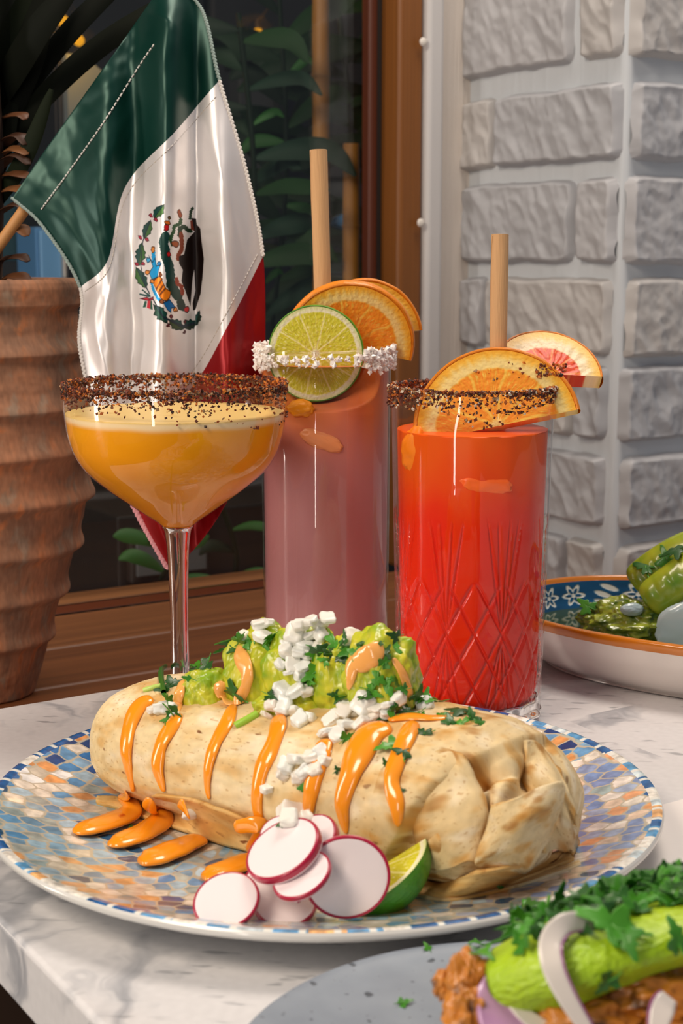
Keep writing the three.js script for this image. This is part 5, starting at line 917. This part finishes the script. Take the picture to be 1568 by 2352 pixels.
// ---------------------------------------------------------------- paper, grey plate, taco in the foreground
{
  const C = document.createElement('canvas'); C.width = 1024; C.height = 1024; const g = C.getContext('2d'); g.fillStyle = '#efe9e4'; g.fillRect(0, 0, 1024, 1024); g.strokeStyle = '#55504c'; g.lineWidth = 3;
  for (let l = 0; l < 9; l++) { let x = 90; const y = 330 + l * 70; while (x < 930) { const w = 20 + rnd() * 60; g.beginPath(); for (let k = 0; k <= w; k += 5) g.lineTo(x + k, y + (rnd() - 0.5) * 16); g.stroke(); x += w + 16; } }
  const tex = new THREE.CanvasTexture(C); tex.colorSpace = THREE.SRGBColorSpace;
  const p = onY(1568, 1838, 0), t = terrace('paper_menu', 'white paper menu sheet with faint writing under the plates', 'paper'); const a = p.clone().sub(W0).dot(EX), b = p.clone().sub(W0).dot(NX);
  t.position.copy(wp(a - 0.02, 0, b + 0.075));
  const gg = new THREE.BoxGeometry(0.17, 0.0004, 0.15), uv = gg.attributes.uv; mesh('sheet', gg.translate(0, 0.00025, 0), std(0xffffff, 0.7, { map: tex }), t);
}
const gpC = V3(0.0462, 0, -0.3470), GPR = 0.0755;
{
  const t = thing('grey_plate', 'speckled grey stoneware plate in the foreground carrying the taco', 'plate', gpC);
  const g = lathe(smoothProf([[0, 0.0092], [0.04, 0.0092], [0.065, 0.0098], [0.0735, 0.0112], [0.0752, 0.0110], [0.0757, 0.0098], [0.074, 0.0075], [0.06, 0.0030], [0.045, 0.0010], [0.043, 0.0003], [0, 0.0003]], 70), 128), p = g.attributes.position, uv = g.attributes.uv;
  for (let i = 0; i < p.count; i++) uv.setXY(i, p.getX(i) / 0.13, p.getZ(i) / 0.13);
  mesh('stoneware', g, std(0xffffff, 0.42, { map: texSpeck, bumpMap: texSpeck, bumpScale: 0.0002 }), t);
  mesh('foot_ring', new THREE.TorusGeometry(0.044, 0.0012, 8, 64).rotateX(Math.PI / 2).translate(0, 0.0013, 0), std(0x8a9098, 0.6), t);
  scene.updateMatrixWorld(true);
  const taco = thing('taco', 'open taco heaped with browned pork on the grey plate', 'taco', V3(0.079, 0.0100, -0.350));
  mesh('tortilla', lathe(smoothProf([[0, 0.0016], [0.03, 0.0018], [0.040, 0.0028], [0.0415, 0.0022], [0.040, 0.0008], [0, 0.0002]], 30), 72, (a, r) => r * (1 + 0.03 * nz(Math.cos(a) * 2, Math.sin(a) * 2, 4))), std(0xe0bd7c, 0.7), taco);
  const meat = (x, y, z, rx, ry, rz, s) => { const q = lump(rx, ry, rz, s, 0.4, 2, 14, 4); vcol(q, (p) => { const n = fbm(p.x * 160 + s, p.y * 160, p.z * 160, 3); return mixc([0.56, 0.20, 0.02], [0.06, 0.018, 0.006], sstep(0.02, 0.35, n)); }); const m = piece('pork_chunk', q, std(0xffffff, 0.4, { vertexColors: true, clearcoat: 0.3 }), taco); m.position.set(x, y, z); };
  const at = (x, y, d, rx, ry, rz, s) => { const q = pix(x, y, d).sub(taco.position); meat(q.x, q.y, q.z, rx, ry, rz, s); }; at(1072, 2262, 0.372, 0.0052, 0.0085, 0.006, 1); at(1070, 2345, 0.362, 0.0055, 0.0080, 0.006, 2); at(1016, 2262, 0.374, 0.0024, 0.0036, 0.003, 9); at(1340, 2345, 0.362, 0.012, 0.006, 0.006, 11); at(1500, 2290, 0.366, 0.012, 0.006, 0.006, 12); meat(-0.006, 0.010, 0.020, 0.014, 0.010, 0.012, 3); meat(0.010, 0.010, 0.022, 0.013, 0.010, 0.012, 4); meat(0.002, 0.014, -0.002, 0.022, 0.013, 0.016, 5); meat(0.022, 0.012, 0.004, 0.014, 0.013, 0.016, 6); meat(-0.012, 0.010, -0.012, 0.013, 0.010, 0.012, 7); meat(0.012, 0.008, 0.034, 0.012, 0.008, 0.010, 8);
  const avo = std(0xffffff, 0.42, { vertexColors: true, clearcoat: 0.12, bumpMap: grain, bumpScale: 0.0006 });
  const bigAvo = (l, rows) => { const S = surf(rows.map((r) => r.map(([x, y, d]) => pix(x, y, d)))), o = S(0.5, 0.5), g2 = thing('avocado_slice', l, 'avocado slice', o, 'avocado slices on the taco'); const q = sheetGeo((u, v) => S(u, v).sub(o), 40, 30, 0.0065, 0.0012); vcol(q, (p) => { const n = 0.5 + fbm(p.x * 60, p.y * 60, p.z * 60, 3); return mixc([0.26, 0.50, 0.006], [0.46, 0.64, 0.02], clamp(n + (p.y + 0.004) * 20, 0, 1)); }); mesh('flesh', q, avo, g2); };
  bigAvo('bright green avocado slice at the front left of the taco', [
    [[1150, 2205, .378], [1230, 2160, .378], [1340, 2130, .38], [1450, 2105, .385], [1600, 2070, .39]],
    [[1132, 2240, .367], [1230, 2195, .363], [1340, 2170, .364], [1450, 2140, .368], [1600, 2110, .373]],
    [[1148, 2290, .364], [1250, 2258, .358], [1350, 2230, .357], [1450, 2195, .360], [1600, 2160, .366]],
    [[1190, 2320, .368], [1280, 2300, .363], [1360, 2265, .362], [1460, 2225, .364], [1600, 2175, .37]]]);
  // onion rings and petals
  const ringM = std(0xece4dc, 0.25, { clearcoat: 0.5, transmission: 0.2, thickness: 0 }), skin = std(0x9a5a8a, 0.3, { clearcoat: 0.4 });
  const band = (l, pts, w, th, skinSide) => { const P = pts.map(([x, y, d]) => pix(x, y, d)), o = P[0].clone(), g2 = thing('onion_ring', l, 'onion', o, 'red onion on the taco'); const fn = (u, v) => { const p = along(P, v), t2 = along(P, Math.min(1, v + 0.03)).sub(along(P, Math.max(0, v - 0.03))).normalize(), s = t2.clone().cross(V3(-0.1, 0.35, 1)).normalize(); return p.addScaledVector(s, (u - 0.5) * w * (0.55 + 0.45 * Math.sin(Math.PI * (0.15 + 0.8 * v)))).sub(o); }; mesh('flesh', sheetGeo(fn, 6, 36, th), ringM, g2); mesh('skin', sheetGeo((u, v) => fn(skinSide ? -0.1 + u * 0.12 : 0.97 + u * 0.1, v), 3, 36, th * 1.05), skin, g2); };
  band('long pale onion strip draped over the avocado on the taco', [[1372, 2112, .365], [1300, 2120, .359], [1264, 2160, .355], [1268, 2220, .351], [1300, 2290, .349], [1350, 2370, .348]], 0.0052, 0.0008, true);
  band('onion strip at the lower right corner of the taco', [[1535, 2290, .352], [1520, 2320, .349], [1505, 2380, .346]], 0.0055, 0.0008, false);
  { const rows = [[[1098, 2270, .362], [1118, 2235, .366], [1140, 2240, .366]], [[1096, 2310, .357], [1140, 2290, .362], [1172, 2290, .363]], [[1110, 2370, .353], [1180, 2350, .357], [1240, 2340, .36]], [[1160, 2420, .35], [1240, 2400, .354], [1310, 2380, .358]]], S = surf(rows.map((r) => r.map(([x, y, d]) => pix(x, y, d)))), o = S(0.5, 0.5), g2 = thing('onion_petal', 'curved red onion petal with purple skin at the front left of the taco', 'onion', o, 'red onion on the taco'); mesh('skin', sheetGeo((u, v) => S(u * 0.62, v).sub(o), 16, 24, 0.0012), std(0xb98ab4, 0.3, { clearcoat: 0.4 }), g2); mesh('flesh', sheetGeo((u, v) => S(0.6 + u * 0.4, v).sub(o).add(V3(0, 0.0002, 0.0002)), 12, 24, 0.0014), ringM, g2); }
  scene.updateMatrixWorld(true);
  const base = [taco, ...scene.children.filter((o) => /^avocado_slice/.test(o.name)).slice(-1)];
  // chopped cilantro behind and on the avocado
  const mound = thing('cilantro_heap', 'heap of finely chopped cilantro at the back of the taco', 'cilantro', pix(1440, 2090, 0.398)); mesh('chopped_leaves', lump(0.028, 0.0065, 0.010, 5, 0.6, 7, 34, 4), std(0x2f6a16, 0.6), mound); mound.rotation.z = 0.28;
  scene.updateMatrixWorld(true);
  const hs = [mound, ...base];
  const chop = [];
  for (let i = 0; i < 110; i++) { const x = rr(1190, 1590), yTop = lerp(2100, 1985, (x - 1190) / 400), y = yTop + rr(0, 85); const q = cilantro(x, y, rr(40, 74), 'cilantro', null, 1.2, 0.9, hs); q.updateMatrixWorld(true); scene.remove(q); used.set('cilantro_leaf', used.get('cilantro_leaf') - 1); chop.push(q); }
  mound.updateMatrixWorld(true); mound.userData = { label: 'heap of finely chopped cilantro along the back of the taco', category: 'cilantro', kind: 'stuff' };
  herb.forEach((hm) => { const l = chop.filter((q) => q.children[0].material === hm); if (l.length) piece('leaves', merge(l.map((q) => q.children[0].geometry.clone().applyMatrix4(mound.matrixWorld.clone().invert().multiply(q.children[0].matrixWorld)))), hm, mound); });
  cilantro(1400, 2140, 130, 'large dark cilantro leaf lying on the avocado of the taco', null, 1.5, 0.3, hs); cilantro(1440, 2170, 80, 'smaller cilantro leaf below the large one on the avocado', null, 1.5, 0.3, hs); cilantro(1548, 2160, 80, 'cilantro leaf on the avocado at the right frame edge', null, 1.2, 0.4, hs); cilantro(1390, 2250, 60, 'cilantro bit on the lower edge of the taco avocado', null, 1, 0.4, hs);
  for (const [x, y, s, l] of [[1186, 2138, 60, 'cilantro leaf at the left end of the herb heap on the taco'], [1210, 2122, 46, 'curled cilantro leaf next to the left end of the herb heap'], [1118, 2208, 60, 'dark cilantro leaf between the pork and the avocado'], [1094, 2178, 34, 'bright cilantro bit above the pork on the taco']]) cilantro(x, y, s, l, null, 2, 0.5, [...hs, t]);
  for (const [x, y, s, l] of [[980, 2180, 22, 'small herb crumb on the grey plate under the mosaic plate'], [928, 2308, 34, 'small herb crumb on the grey plate left of the taco']]) cilantro(x, y, s, l, null, 0.6, 0.2, [t]);
}
renderer.render(scene, camera);
